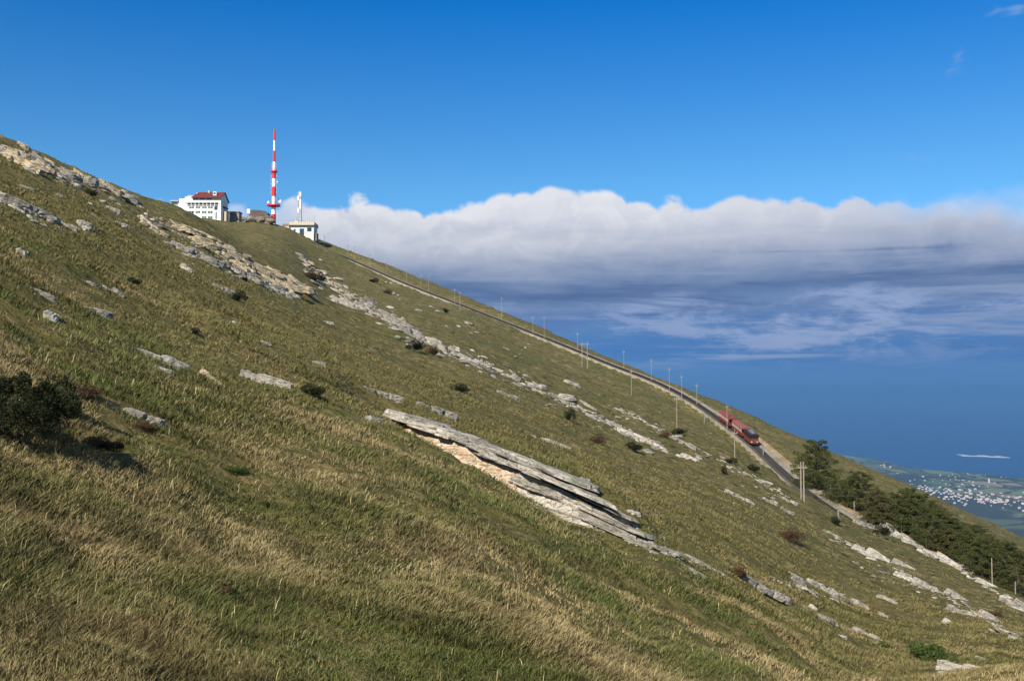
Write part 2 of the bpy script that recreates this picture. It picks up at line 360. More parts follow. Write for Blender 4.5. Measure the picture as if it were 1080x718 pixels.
# ---------------------------------------------------------------- ground material
def ground_material():
    m = bpy.data.materials.new('moor grass turf'); m.use_nodes = True; t = NT(m.node_tree); b = t.n['Principled BSDF']
    b.inputs['Roughness'].default_value = 0.95; b.inputs['Specular IOR Level'].default_value = 0.1
    o = t.new('ShaderNodeTexCoord').outputs['Object']
    s = t.mapping(o, (1.0, 1.45, 1.0), rot=(0, 0, 0.35))
    big = t.noise(s, 0.035, 5, 0.55); mid = t.noise(s, 0.22, 6, 0.6, 0.6); fine = t.noise(s, 1.3, 6, 0.65, 0.4); tiny = t.noise(s, 7.0, 4, 0.7)
    green = (0.078, 0.084, 0.021, 1); olive = (0.138, 0.113, 0.036, 1); straw = (0.245, 0.187, 0.082, 1); brown = (0.095, 0.066, 0.026, 1); dark = (0.022, 0.024, 0.008, 1)
    c1 = t.mix(t.ss(mid, 0.40, 0.62), green, olive)
    c1 = t.mix(t.m('MULTIPLY', t.ss(fine, 0.44, 0.66), 0.72), c1, straw)
    c1 = t.mix(t.m('MULTIPLY', t.ss(big, 0.48, 0.60), 0.55), c1, t.mix(t.ss(fine, 0.4, 0.6), olive, straw))
    c1 = t.mix(t.m('MULTIPLY', t.ss(t.noise(s, 0.55, 5, 0.6, 0.5), 0.57, 0.70), 0.75), c1, brown)
    c1 = t.mix(t.m('MULTIPLY', t.ss(t.noise(s, 0.9, 5, 0.65, 1.0), 0.60, 0.70), 0.8), c1, dark)
    c1 = t.mix(t.m('MULTIPLY', t.ss(tiny, 0.52, 0.70), 0.6), c1, (0.20, 0.16, 0.075, 1))
    c1 = t.mix(t.m('MULTIPLY', t.ss(tiny, 0.46, 0.34), 0.6), c1, dark)
    far = t.new('ShaderNodeSeparateXYZ'); t.l.new(o, far.inputs[0]); fw = t.ss(far.outputs[1], 35, 110)
    f1 = t.noise(s, 0.42, 7, 0.68, 0.8); f2 = t.noise(s, 1.9, 6, 0.7, 0.5)
    farc = t.ramp(t.m('ADD', t.m('MULTIPLY', f1, 0.55), t.m('MULTIPLY', f2, 0.45)), [(0.40, (0.045, 0.044, 0.013, 1)), (0.45, (0.096, 0.083, 0.026, 1)), (0.50, (0.142, 0.118, 0.040, 1)), (0.55, (0.200, 0.158, 0.065, 1)), (0.62, (0.29, 0.23, 0.12, 1))])
    farc = t.mix(t.m('MULTIPLY', t.ss(t.noise(s, 0.07, 4, 0.6), 0.46, 0.60), 0.55), farc, t.mix(f2, (0.045, 0.060, 0.018, 1), (0.11, 0.12, 0.04, 1)))
    farc = t.mix(t.m('MULTIPLY', t.ss(t.vor(s, 0.55), 0.22, 0.12), t.ss(t.noise(s, 0.12, 3, 0.6), 0.50, 0.58)), farc, (0.34, 0.30, 0.23, 1))
    farc = t.mix(t.m('MULTIPLY', t.ss(t.vor(t.mapping(s, loc=(7, 3, 0)), 0.40), 0.26, 0.14), t.ss(t.noise(s, 0.2, 3, 0.6), 0.47, 0.56)), farc, (0.028, 0.026, 0.012, 1))
    c1 = t.mix(t.m('MULTIPLY', fw, 0.9), c1, farc)
    # bare stony ground shows through in long bands on the upper slope
    st = t.mapping(o, (0.30, 1.0, 1.0), rot=(0, 0, 0.35))
    sb = t.m('MULTIPLY', t.ss(t.noise(st, 0.10, 4, 0.6, 0.5), 0.60, 0.68), t.ss(t.noise(o, 0.9, 5, 0.7), 0.52, 0.60))
    sepn = t.new('ShaderNodeSeparateXYZ'); t.l.new(o, sepn.inputs[0])
    c1 = t.mix(t.m('MULTIPLY', t.m('MULTIPLY', sb, t.ss(sepn.outputs[1], 70, 130)), 0.85), c1, (0.30, 0.26, 0.19, 1))
    t.l.new(c1, b.inputs['Base Color'])
    h = t.m('ADD', t.m('MULTIPLY', fine, 0.8), t.m('MULTIPLY', tiny, 0.3))
    t.l.new(t.bump(h, 1.0, 0.55), b.inputs['Normal'])
    return m
M_ground = ground_material()

# hillside: one polar sheet, dense where the valley side is looked at
th_in = np.linspace(-0.60, 0.60, 760); th_l = np.linspace(-math.pi, -0.60, 60)[:-1]; th_r = np.linspace(0.60, math.pi, 60)[1:-1]
TH = np.concatenate([th_l, th_in, th_r])
RR = np.concatenate([[0.4, 1.0, 2.0], np.exp(np.linspace(math.log(3.0), math.log(560), 820)), np.exp(np.linspace(math.log(575), math.log(2600), 40))])
rr, tt = np.meshgrid(RR, TH, indexing='ij')
xx = rr * np.sin(tt); yy = rr * np.cos(tt); zz = zfun(xx, yy)
hill = link('hillside', grid_mesh('hillside', xx, yy, zz, M_ground, wrap=True)); tag(hill, kind='structure')

# ---------------------------------------------------------------- lowland and sea, 700 m below
SEA_Z = -700.0
def coast_r(th):
    u = np.tan(np.clip(th, -1.2, 1.2))
    base = np.interp(u, [-2, 0.20, 0.30, 0.33, 0.36, 0.378, 0.392, 0.42, 0.46, 0.52, 2], [11100, 11100, 11100, 11000, 10700, 10300, 9700, 9400, 9100, 8900, 8600])
    return base + 260 * fbm(th * 14, th * 0 + 3, 5, 4)
def low_h(x, y):
    th = np.arctan2(x, y); r = np.hypot(x, y); c_ = coast_r(th) - r
    h = 45 * (fbm(x / 1500, y / 1100, 61, 4) + 0.35) * sstep(c_, 0, 2200) + 9 * sstep(c_, -20, 160) + 12 * fbm(x / 300, y / 260, 67, 3) * sstep(c_, 100, 900)
    h = h + 40 * sstep(np.abs(th - 0.305), 0.045, 0.0) * sstep(c_, 0, 300) * sstep(c_, 1200, 500)
    return np.where(c_ > -40, SEA_Z + np.maximum(h, -4) - 3 + 3 * sstep(c_, -20, 60), SEA_Z - 8)
def low_material():
    m = bpy.data.materials.new('farmland'); m.use_nodes = True; t = NT(m.node_tree); b = t.n['Principled BSDF']
    b.inputs['Roughness'].default_value = 1.0; b.inputs['Specular IOR Level'].default_value = 0.05
    o = t.new('ShaderNodeTexCoord').outputs['Object']
    wob = t.mapping(o, (1, 0.6, 1)); d = t.noise(wob, 0.004, 3, 0.5, out=1)
    add = t.new('ShaderNodeVectorMath', operation='MULTIPLY_ADD'); t.l.new(d, add.inputs[0]); add.inputs[1].default_value = (160, 160, 0); t.l.new(wob, add.inputs[2])
    cell = t.vor(add.outputs[0], 0.0048, out=1); sp = t.new('ShaderNodeSeparateColor'); t.l.new(cell, sp.inputs[0])
    fld = t.ramp(sp.outputs[0], [(0.0, (0.12, 0.17, 0.06, 1)), (0.3, (0.17, 0.22, 0.08, 1)), (0.52, (0.10, 0.12, 0.06, 1)), (0.70, (0.30, 0.24, 0.14, 1)), (0.85, (0.20, 0.22, 0.10, 1)), (0.97, (0.40, 0.32, 0.21, 1))], 'CONSTANT')
    fld = t.mix(t.m('MULTIPLY', t.noise(o, 0.02, 4, 0.6), 0.5), fld, (0.05, 0.075, 0.03, 1))
    wood = t.m('MAXIMUM', t.ss(t.noise(wob, 0.0016, 7, 0.66, 0.5), 0.475, 0.52), t.ss(t.vor(add.outputs[0], 0.0048, 'DISTANCE_TO_EDGE'), 0.07, 0.03))
    cc = t.mix(wood, fld, t.mix(t.noise(o, 0.03, 3, 0.6), (0.030, 0.036, 0.022, 1), (0.06, 0.065, 0.035, 1)))
    t.l.new(cc, b.inputs['Base Color'])
    return m
TL = np.linspace(-0.15, 0.85, 420); RL = np.exp(np.linspace(math.log(1500), math.log(11900), 380))
rl, tl = np.meshgrid(RL, TL, indexing='ij'); xl = rl * np.sin(tl); yl = rl * np.cos(tl)
low = link('lowland', grid_mesh('lowland', xl, yl, low_h(xl, yl), low_material())); tag(low, kind='structure')

def sea_material():
    m = bpy.data.materials.new('sea water'); m.use_nodes = True; t = NT(m.node_tree); b = t.n['Principled BSDF']
    b.inputs['Base Color'].default_value = (0.010, 0.050, 0.115, 1); b.inputs['Roughness'].default_value = 0.35; b.inputs['IOR'].default_value = 1.33
    o = t.new('ShaderNodeTexCoord').outputs['Object']
    h = t.noise(t.mapping(o, (0.5, 1, 1)), 0.02, 6, 0.6)
    t.l.new(t.bump(h, 0.6, 14.0), b.inputs['Normal'])
    return m
TSE = np.linspace(-1.2, 1.2, 60); RS = np.exp(np.linspace(math.log(7000), math.log(150000), 60))
rs, ts = np.meshgrid(RS, TSE, indexing='ij')
sea = link('sea', grid_mesh('sea', rs * np.sin(ts), rs * np.cos(ts), 0 * rs + SEA_Z, sea_material())); tag(sea, kind='structure')

# ---------------------------------------------------------------- the air
def box(name, lo, hi):
    V = [(x, y, z) for x in (lo[0], hi[0]) for y in (lo[1], hi[1]) for z in (lo[2], hi[2])]
    Fc = [(0, 1, 3, 2), (4, 6, 7, 5), (0, 4, 5, 1), (2, 3, 7, 6), (0, 2, 6, 4), (1, 5, 7, 3)]
    me = bpy.data.meshes.new(name); me.from_pydata(V, [], Fc); return me
hz = link('haze', box('haze', (-160000, -3000, -762), (160000, 160000, 140)))
hm = bpy.data.materials.new('haze air'); hm.use_nodes = True; ht = NT(hm.node_tree); ht.n.clear()
pv = ht.new('ShaderNodeVolumePrincipled'); pv.inputs['Color'].default_value = (0.125, 0.30, 0.58, 1); pv.inputs['Density'].default_value = 6.2e-5; pv.inputs['Anisotropy'].default_value = 0.0
ho = ht.new('ShaderNodeOutputMaterial'); ht.l.new(pv.outputs[0], ho.inputs['Volume']); hz.data.materials.append(hm)
tag(hz, kind='stuff')

# ================================================================ builders for things
class MB:
    """collects shapes and links them as one mesh object"""
    def __init__(s): s.V = []; s.F = []
    def add(s, V, Fc):
        n = len(s.V); s.V += [tuple(v) for v in V]; s.F += [tuple(i + n for i in f) for f in Fc]; return s
    def box(s, x0, x1, y0, y1, z0, z1):
        V = [(x, y, z) for x in (x0, x1) for y in (y0, y1) for z in (z0, z1)]
        return s.add(V, [(0, 1, 3, 2), (4, 6, 7, 5), (0, 4, 5, 1), (2, 3, 7, 6), (0, 2, 6, 4), (1, 5, 7, 3)])
    def tube(s, p0, p1, r0, r1=None, n=8):
        r1 = r0 if r1 is None else r1; a = Vector(p0); b = Vector(p1); d = (b - a).normalized()
        q = d.orthogonal().normalized(); r = d.cross(q); V = []
        for P, rad in ((a, r0), (b, r1)):
            for k in range(n):
                t = 2 * math.pi * k / n; V.append(P + (q * math.cos(t) + r * math.sin(t)) * rad)
        Fc = [(k, (k + 1) % n, n + (k + 1) % n, n + k) for k in range(n)] + [tuple(range(n))[::-1], tuple(range(n, 2 * n))]
        return s.add(V, Fc)
    def prism(s, poly, a0, a1, axis='x'):
        """poly of (p, z) pushed along an axis from a0 to a1"""
        n = len(poly); V = []
        for a in (a0, a1):
            for p, z in poly: V.append((a, p, z) if axis == 'x' else (p, a, z))
        return s.add(V, [(k, (k + 1) % n, n + (k + 1) % n, n + k) for k in range(n)] + [tuple(range(n))[::-1], tuple(range(n, 2 * n))])
    def build(s, name, m, parent=None, loc=None):
        me = bpy.data.meshes.new(name); me.from_pydata(s.V, [], s.F); me.materials.append(m); me.update()
        return link(name, me, parent, loc)
def P3(px, py, d):
    u, v = pix_ray(px, py); return Vector((float(u) * d, d, float(v) * d))
def ground(x, y): return float(zfun(np.array([x]), np.array([y]))[0])
def copy_tree(o, parent=None):
    q = o.copy(); col.objects.link(q)
    if parent is not None: q.parent = parent
    for ch in [k for k in ALL_CHILDREN.get(o.name, [])]: copy_tree(ch, q)
    return q
ALL_CHILDREN = {}
def note_children(o):
    ALL_CHILDREN[o.name] = list(o.children)
    for ch in o.children: note_children(ch)

# ---------------------------------------------------------------- rock
def rock_material(name, base, lite, dark, orange=0.0, lichen=0.35):
    m = bpy.data.materials.new(name); m.use_nodes = True; t = NT(m.node_tree); b = t.n['Principled BSDF']
    b.inputs['Roughness'].default_value = 0.9; b.inputs['Specular IOR Level'].default_value = 0.2
    o = t.new('ShaderNodeTexCoord').outputs['Object']
    lay = t.noise(t.mapping(o, (0.6, 0.6, 6.0)), 1.2, 6, 0.65, 0.6); n2 = t.noise(o, 1.6, 6, 0.65, 0.3); n3 = t.noise(o, 9.0, 5, 0.7)
    cc = t.mix(t.ss(n2, 0.38, 0.62), base + (1,), lite + (1,))
    cc = t.mix(t.m('MULTIPLY', t.ss(lay, 0.56, 0.70), 0.5), cc, dark + (1,))
    cc = t.mix(t.m('MULTIPLY', t.ss(n3, 0.50, 0.66), lichen), cc, (0.52, 0.50, 0.44, 1))
    cc = t.mix(t.m('MULTIPLY', t.ss(n3, 0.42, 0.32), 0.6), cc, dark + (1,))
    cc = t.mix(t.m('MULTIPLY', t.ss(t.noise(o, 0.7, 3, 0.5), 0.58, 0.68), 0.5), cc, (0.14, 0.15, 0.09, 1))
    wv_ = t.new('ShaderNodeVectorMath', operation='MULTIPLY_ADD'); t.l.new(t.noise(o, 1.5, 3, 0.6, out=1), wv_.inputs[0]); wv_.inputs[1].default_value = (.5, .5, .5); t.l.new(o, wv_.inputs[2])
    cr = t.ss(t.m('ABSOLUTE', t.m('SUBTRACT', t.noise(t.mapping(wv_.outputs[0], (0.45, 1.3, 3.4)), 1.3, 3, 0.6), 0.5)), 0.016, 0.003)
    cc = t.mix(t.m('MULTIPLY', cr, 0.5), cc, tuple(x * .6 for x in dark) + (1,))
    if orange: cc = t.mix(t.m('MULTIPLY', t.ss(t.noise(o, 0.9, 4, 0.6, 0.4), 0.50, 0.60), orange), cc, (0.50, 0.24, 0.09, 1))
    t.l.new(cc, b.inputs['Base Color'])
    h = t.m('SUBTRACT', t.m('ADD', t.m('MULTIPLY', lay, 1.2), t.m('MULTIPLY', n3, 0.45)), t.m('MULTIPLY', cr, 0.5))
    t.l.new(t.bump(h, 1.0, 0.12), b.inputs['Normal'])
    return m
M_grey = rock_material('grey sandstone', (0.235, 0.208, 0.168), (0.375, 0.338, 0.28), (0.075, 0.064, 0.05))
M_pale = rock_material('pale weathered sandstone', (0.35, 0.315, 0.255), (0.50, 0.455, 0.38), (0.12, 0.09, 0.07))
M_tan = rock_material('tan sandstone', (0.36, 0.28, 0.17), (0.48, 0.39, 0.265), (0.12, 0.085, 0.05), 0.0, 0.2)
M_mix = rock_material('grey sandstone with iron stain', (0.26, 0.235, 0.20), (0.42, 0.38, 0.33), (0.07, 0.055, 0.045), 0.8)
M_dark = rock_material('dark sandstone', (0.15, 0.135, 0.115), (0.26, 0.24, 0.21), (0.04, 0.036, 0.03))  # darkest of the sandstone tones, used over whole stones
KM = {'g': M_grey, 'p': M_pale, 't': M_tan, 'o': M_mix, 'd': M_dark}

def slab_geo(rng, L, W, H, cx=0.0, cy=0.0, z0=0.0, n=34, taper=0.0, lift=0.0):
    n = int(min(n, 22)) if L < 3 * W else n
    """one broken plate of bedded rock: jagged outline, undercut rim, uneven top"""
    t = np.sort((np.arange(n) + rng.uniform(-.42, .42, n)) * 2 * math.pi / n); ca, sa = np.cos(t), np.sin(t); p = rng.uniform(2.3, 3.4)
    rad = (np.abs(ca) ** p + np.abs(sa) ** p) ** (-1 / p)
    jag = 1 + 0.15 * np.repeat(rng.uniform(-1, 1, n // 3 + 2), 3)[:n] + rng.uniform(-0.07, 0.07, n) + 0.12 * np.sin(t * 2 + rng.uniform(0, 6)) * rng.uniform(0, 1)
    X0 = ca * rad * jag * L / 2; Y0 = sa * rad * jag * W / 2
    wedge = 1 - taper * (X0 / L + 0.5)
    rings = []
    for sc_, zf in ((1.04, 0.0), (1.03, 0.30), (1.0, 0.50), (0.97, 0.90), (0.92, 1.0), (0.62, 1.04), (0.28, 1.07)):
        jit = rng.uniform(-0.05, 0.05, n) * min(W, L)
        rings.append(np.stack([cx + X0 * sc_ + jit * ca, cy + Y0 * sc_ + jit * sa, z0 + H * wedge * zf + rng.uniform(-0.06, 0.06, n) * H * (zf > 0.1) + lift * (X0 / L)], 1))
    V = np.concatenate(rings + [[[cx, cy, z0 + H * (1 - taper / 2) * 1.05]]]); Fc = []
    for r in range(len(rings) - 1):
        for k in range(n):
            a, b = r * n + k, r * n + (k + 1) % n; Fc.append((a, b, b + n, a + n))
    last = (len(rings) - 1) * n
    Fc += [(last + k, last + (k + 1) % n, len(V) - 1) for k in range(n)] + [tuple(range(n))[::-1]]
    return V.tolist(), Fc
def boulder_geo(rng, sx_, sy_, sz_, n=9, cuts=7):
    """rounded block with knocked-off faces"""
    th = np.linspace(0, 2 * math.pi, 2 * n, endpoint=False); ph = np.linspace(-math.pi / 2, math.pi / 2, n)
    V = []
    for p in ph[1:-1]:
        for q in th: V.append((math.cos(p) * math.cos(q), math.cos(p) * math.sin(q), math.sin(p)))
    V += [(0, 0, -1), (0, 0, 1)]; V = np.array(V)
    for _ in range(cuts):
        d = rng.normal(size=3); d /= np.linalg.norm(d); k = rng.uniform(0.55, 0.85); s = V @ d; V -= np.outer(np.maximum(s - k, 0), d)
    V *= 1 + rng.uniform(-0.04, 0.04, (len(V), 1)); V *= np.array([sx_, sy_, sz_]) * 0.62
    m = 2 * n; Fc = []
    for r in range(n - 3):
        for k in range(m): a, b = r * m + k, r * m + (k + 1) % m; Fc.append((a, b, b + m, a + m))
    Fc += [(k, m * (n - 2), (k + 1) % m) for k in range(m)] + [((n - 3) * m + k, (n - 3) * m + (k + 1) % m, m * (n - 2) + 1) for k in range(m)]
    return V.tolist(), Fc
FOOT = []     # footprints that grass keeps off
def frame_of(A, B):
    x = (B - A); L = x.length; x.normalize(); y = Vector((0, 1, 0)) if abs(x.y) < .72 else Vector((-x.y, x.x, 0)).normalized(); y = (y - x * y.dot(x)).normalized(); z = x.cross(y)
    return Matrix((x, y, z)).transposed(), L
def outcrop(x0, y0, x1, y1, th, kind, label, layers=None, seed=0, wide=None, cat='rock', group=None, name=None):
    """bedded outcrop whose lower edge runs on the ground between two points; th = height as seen"""
    A, B = [Vector(q) for q in hit([x0, x1], [y0, y1])]
    if A.x != A.x or B.x != B.x: print('no ground', x0, y0, x1, y1, label); return None
    Lp = math.hypot(x1 - x0, y1 - y0) * (A.y + B.y) / 2 / F; dm = (A.y + B.y) / 2; hd = (B.y - A.y) / 2; lim = .22 * Lp
    if abs(hd) > lim:            # a ledge runs across the slope, not away into it
        hd = math.copysign(lim, hd); A = P3(x0, y0, dm - hd); B = P3(x1, y1, dm + hd); A.z = min(A.z, ground(A.x, A.y) + .1 * dm / 40); B.z = min(B.z, ground(B.x, B.y) + .1 * dm / 40)
    rng = np.random.default_rng(int(x0 * 7 + y0 * 13 + seed)); M, L = frame_of(A, B); d = (A.y + B.y) / 2; H = th * d / F * (.68 if d > 60 else .85)
    W = wide if wide else min(max(1.3 * H, 0.15 * L), 2.0 * H + .8)
    mb = MB(); nl = layers or max(1, min(5, int(round(H / 0.35)))); z = -0.45 * H; tot = 1.4 * H
    if L < 1.2 * H: mb.add(*boulder_geo(rng, L, W, H * 1.3))
    else:
        for k in range(nl):
            h = tot / nl * rng.uniform(0.85, 1.1); ln = L * rng.uniform(0.55, 1.0) if k else L
            cx = rng.uniform(-0.5, 0.5) * (L - ln); nb = 1 if ln < 3 * W else int(min(4, ln / (2.0 * W)))
            for q in range(nb):
                seg = ln / nb; mb.add(*slab_geo(rng, seg * rng.uniform(1.0, 1.18), W * rng.uniform(0.8, 1.1), h * rng.uniform(0.85, 1.15), cx - ln / 2 + seg * (q + 0.5), rng.uniform(-0.12, 0.12) * W + 0.10 * W * k, z, taper=rng.uniform(0, 0.35)))
            z += h * 0.93
        for _ in range(rng.integers(1, 4)):
            mb.add(*[[(v[0] + ox, v[1] + oy, v[2]) for v in g] if i == 0 else g for ox, oy in [(rng.uniform(-0.5, 0.5) * L, -W * rng.uniform(0.4, 0.7))] for i, g in enumerate(boulder_geo(rng, H * rng.uniform(0.5, 1.0), H * rng.uniform(0.5, 0.9), H * rng.uniform(0.4, 0.7), 7))])
    o = mb.build(name or ('rock_outcrop' if L > 1.2 * H else 'boulder'), KM[kind]); o.matrix_world = Matrix.Translation((A + B) / 2 + M @ Vector((0, W * 0.45, 0))) @ M.to_4x4()
    tag(o, label, 'outcrop' if L > 1.2 * H and cat == 'rock' else cat, group)
    FOOT.append((A, B, W * 0.5 + (.25 if d < 50 else 0))); return o

# ---------------------------------------------------------------- the long layered outcrop in the middle
def ledge_depth(px): return float(np.interp(px, [p[0] for p in LEDGE_PX], [p[3] for p in LEDGE_PX]))
def main_outcrop():
    rng = np.random.default_rng(5)
    root_p = P3(520, 511, ledge_depth(520))
    root = empty('layered_rock_outcrop', root_p, 'longest layered ledge in the middle, with a beige face under a dark overhang', 'outcrop')
    def strip(name, pts, m, lab, rough, rows=12, back=1.2, step=1.4, batter=0.35, seed=0):
        """a rock face standing on the ground line and running back into the slope, one closed body"""
        xs = [p[0] for p in pts]; x = np.arange(xs[0], xs[-1] + 0.1, step); lo = np.interp(x, xs, [p[1] for p in pts]) + 2.5; up = np.interp(x, xs, [p[2] for p in pts])
        V = []; n = len(x); R_ = rows + 4
        rowoff = rng.uniform(-1, 1, rows) * rough; endt = np.clip(np.minimum(np.arange(n), n - 1 - np.arange(n)) / 6, 0, 1)
        for k in range(n):
            d = ledge_depth(x[k]); H = max(0.05, (lo[k] - up[k]) * d / F) * (0.45 + 0.55 * endt[k] ** .5); base = P3(x[k], lo[k], d); r = [base + Vector((0, 0.5, -0.5))]
            for j in range(rows):
                f = j / (rows - 1); nx = x[k] * d / F
                off = rowoff[j] * (0.5 + float(vnoise(np.array([nx / 1.5]), np.array([j * 3.3 + seed]))[0])) + rough * 1.5 * float(fbm(np.array([nx / 1.1]), np.array([f * H / .6 + seed]), 7, 3)[0])
                blk = rough * 1.6 * float(_h(np.array([math.floor(nx / .9 + j * .13)]), np.array([j // 3]), 5 + seed)[0])
                r.append(base + Vector((rng.uniform(-0.02, 0.02), batter * f + off - blk + (1 - endt[k]) * .6, H * f)))
            top = r[-1]; r.append(top + Vector((0, 0.35 * back, 0.04))); r.append(top + Vector((0, back, 0.02))); r.append(top + Vector((0, back * 1.1, -0.9)))
            V += [v - root_p for v in r]
        Fc = [(k * R_ + j, (k + 1) * R_ + j, (k + 1) * R_ + j + 1, k * R_ + j + 1) for k in range(n - 1) for j in range(R_ - 1)]
        Fc += [(k * R_ + R_ - 1, (k + 1) * R_ + R_ - 1, (k + 1) * R_, k * R_) for k in range(n - 1)] + [tuple(range(R_)), tuple(range((n - 1) * R_, n * R_))[::-1]]
        o = MB().add(V, Fc).build(name, m, root); o['label'] = lab
    dn = Vector((0, -.7, 0)); FOOT.append((P3(410, 452, 45.4) + dn, P3(473, 490, 42.8) + dn, 0.8)); FOOT.append((P3(473, 490, 42.8) + dn, P3(660, 568, 36.5) + dn, 0.8)); FOOT.append((P3(410, 446, 46.4), P3(660, 562, 37.5), 0.9))
    strip('sandstone_face', [(418, 455, 446), (440, 469, 451), (456, 480, 456), (473, 494, 461), (492, 504, 466), (521, 517, 480), (552, 531, 498)], M_face, 'smooth beige face below the overhang', 0.05, seed=3)
    strip('fractured_face', [(528, 517, 490), (535, 521, 492), (552, 529, 499), (575, 540, 510), (600, 548, 521), (622, 552, 534), (634, 555, 540)], M_pale, 'grey cracked face right of the beige one', 0.14, batter=.6, seed=9)
    def plate(x0, y0, x1, y1, th, fwd, W, m):
        """bedding plate whose front edge runs between two points, fwd metres in front of the face"""
        A = P3(x0, y0, ledge_depth(x0) - fwd); B = P3(x1, y1, ledge_depth(x1) - fwd); M, L = frame_of(A, B); H = th * A.y / F; mb = MB(); n = max(1, int(L / 1.5))
        for q in range(n):
            sg = L / n; mb.add(*slab_geo(rng, sg * rng.uniform(1.15, 1.7), W * rng.uniform(0.7, 1.1), H * rng.uniform(0.65, 1.2), -L / 2 + sg * (q + 0.5), rng.uniform(-0.16, 0.16), -H + rng.uniform(-0.06, 0.06), n=22, taper=rng.uniform(-.1, .3)))
        o = mb.build('rock_slab', m); o.parent = root; o.matrix_local = Matrix.Translation((A + B) / 2 + M @ Vector((0, W * 0.47, 0)) - root_p) @ M.to_4x4()
    plate(405, 430, 470, 452, 9, 0.42, 2.0, M_pale); plate(424, 434, 456, 443, 4, -0.1, 1.5, M_grey); plate(460, 450, 520, 474, 6.5, 0.25, 1.8, M_grey)
    plate(462, 450, 530, 474, 4.5, -0.2, 1.5, M_grey); plate(505, 472, 560, 494, 6, 0.10, 1.8, M_grey)
    plate(515, 478, 602, 514, 4.5, 0.25, 1.6, M_pale); plate(525, 473, 606, 507, 4.5, -0.05, 1.6, M_grey); plate(535, 475, 600, 503, 4.0, -0.35, 1.2, M_pale)
    plate(560, 497, 616, 521, 4, 0.45, 1.2, M_pale); plate(598, 510, 622, 520, 6, -0.1, 1.2, M_grey); plate(585, 517, 645, 541, 10, -0.30, 1.2, M_grey); plate(540, 500, 600, 522, 9, -0.25, 1.0, M_grey); plate(612, 520, 650, 538, 5, 0.0, 1.2, M_grey)
    plate(606, 538, 662, 563, 7, 0.15, 1.2, M_grey); plate(618, 536, 672, 560, 4, -0.2, 1.0, M_grey); plate(640, 553, 690, 576, 5, 0.1, 1.0, M_grey)
M_face = rock_material('beige sandstone face', (0.50, 0.37, 0.235), (0.62, 0.50, 0.37), (0.28, 0.19, 0.12), 0.25, 0.15)
main_outcrop()

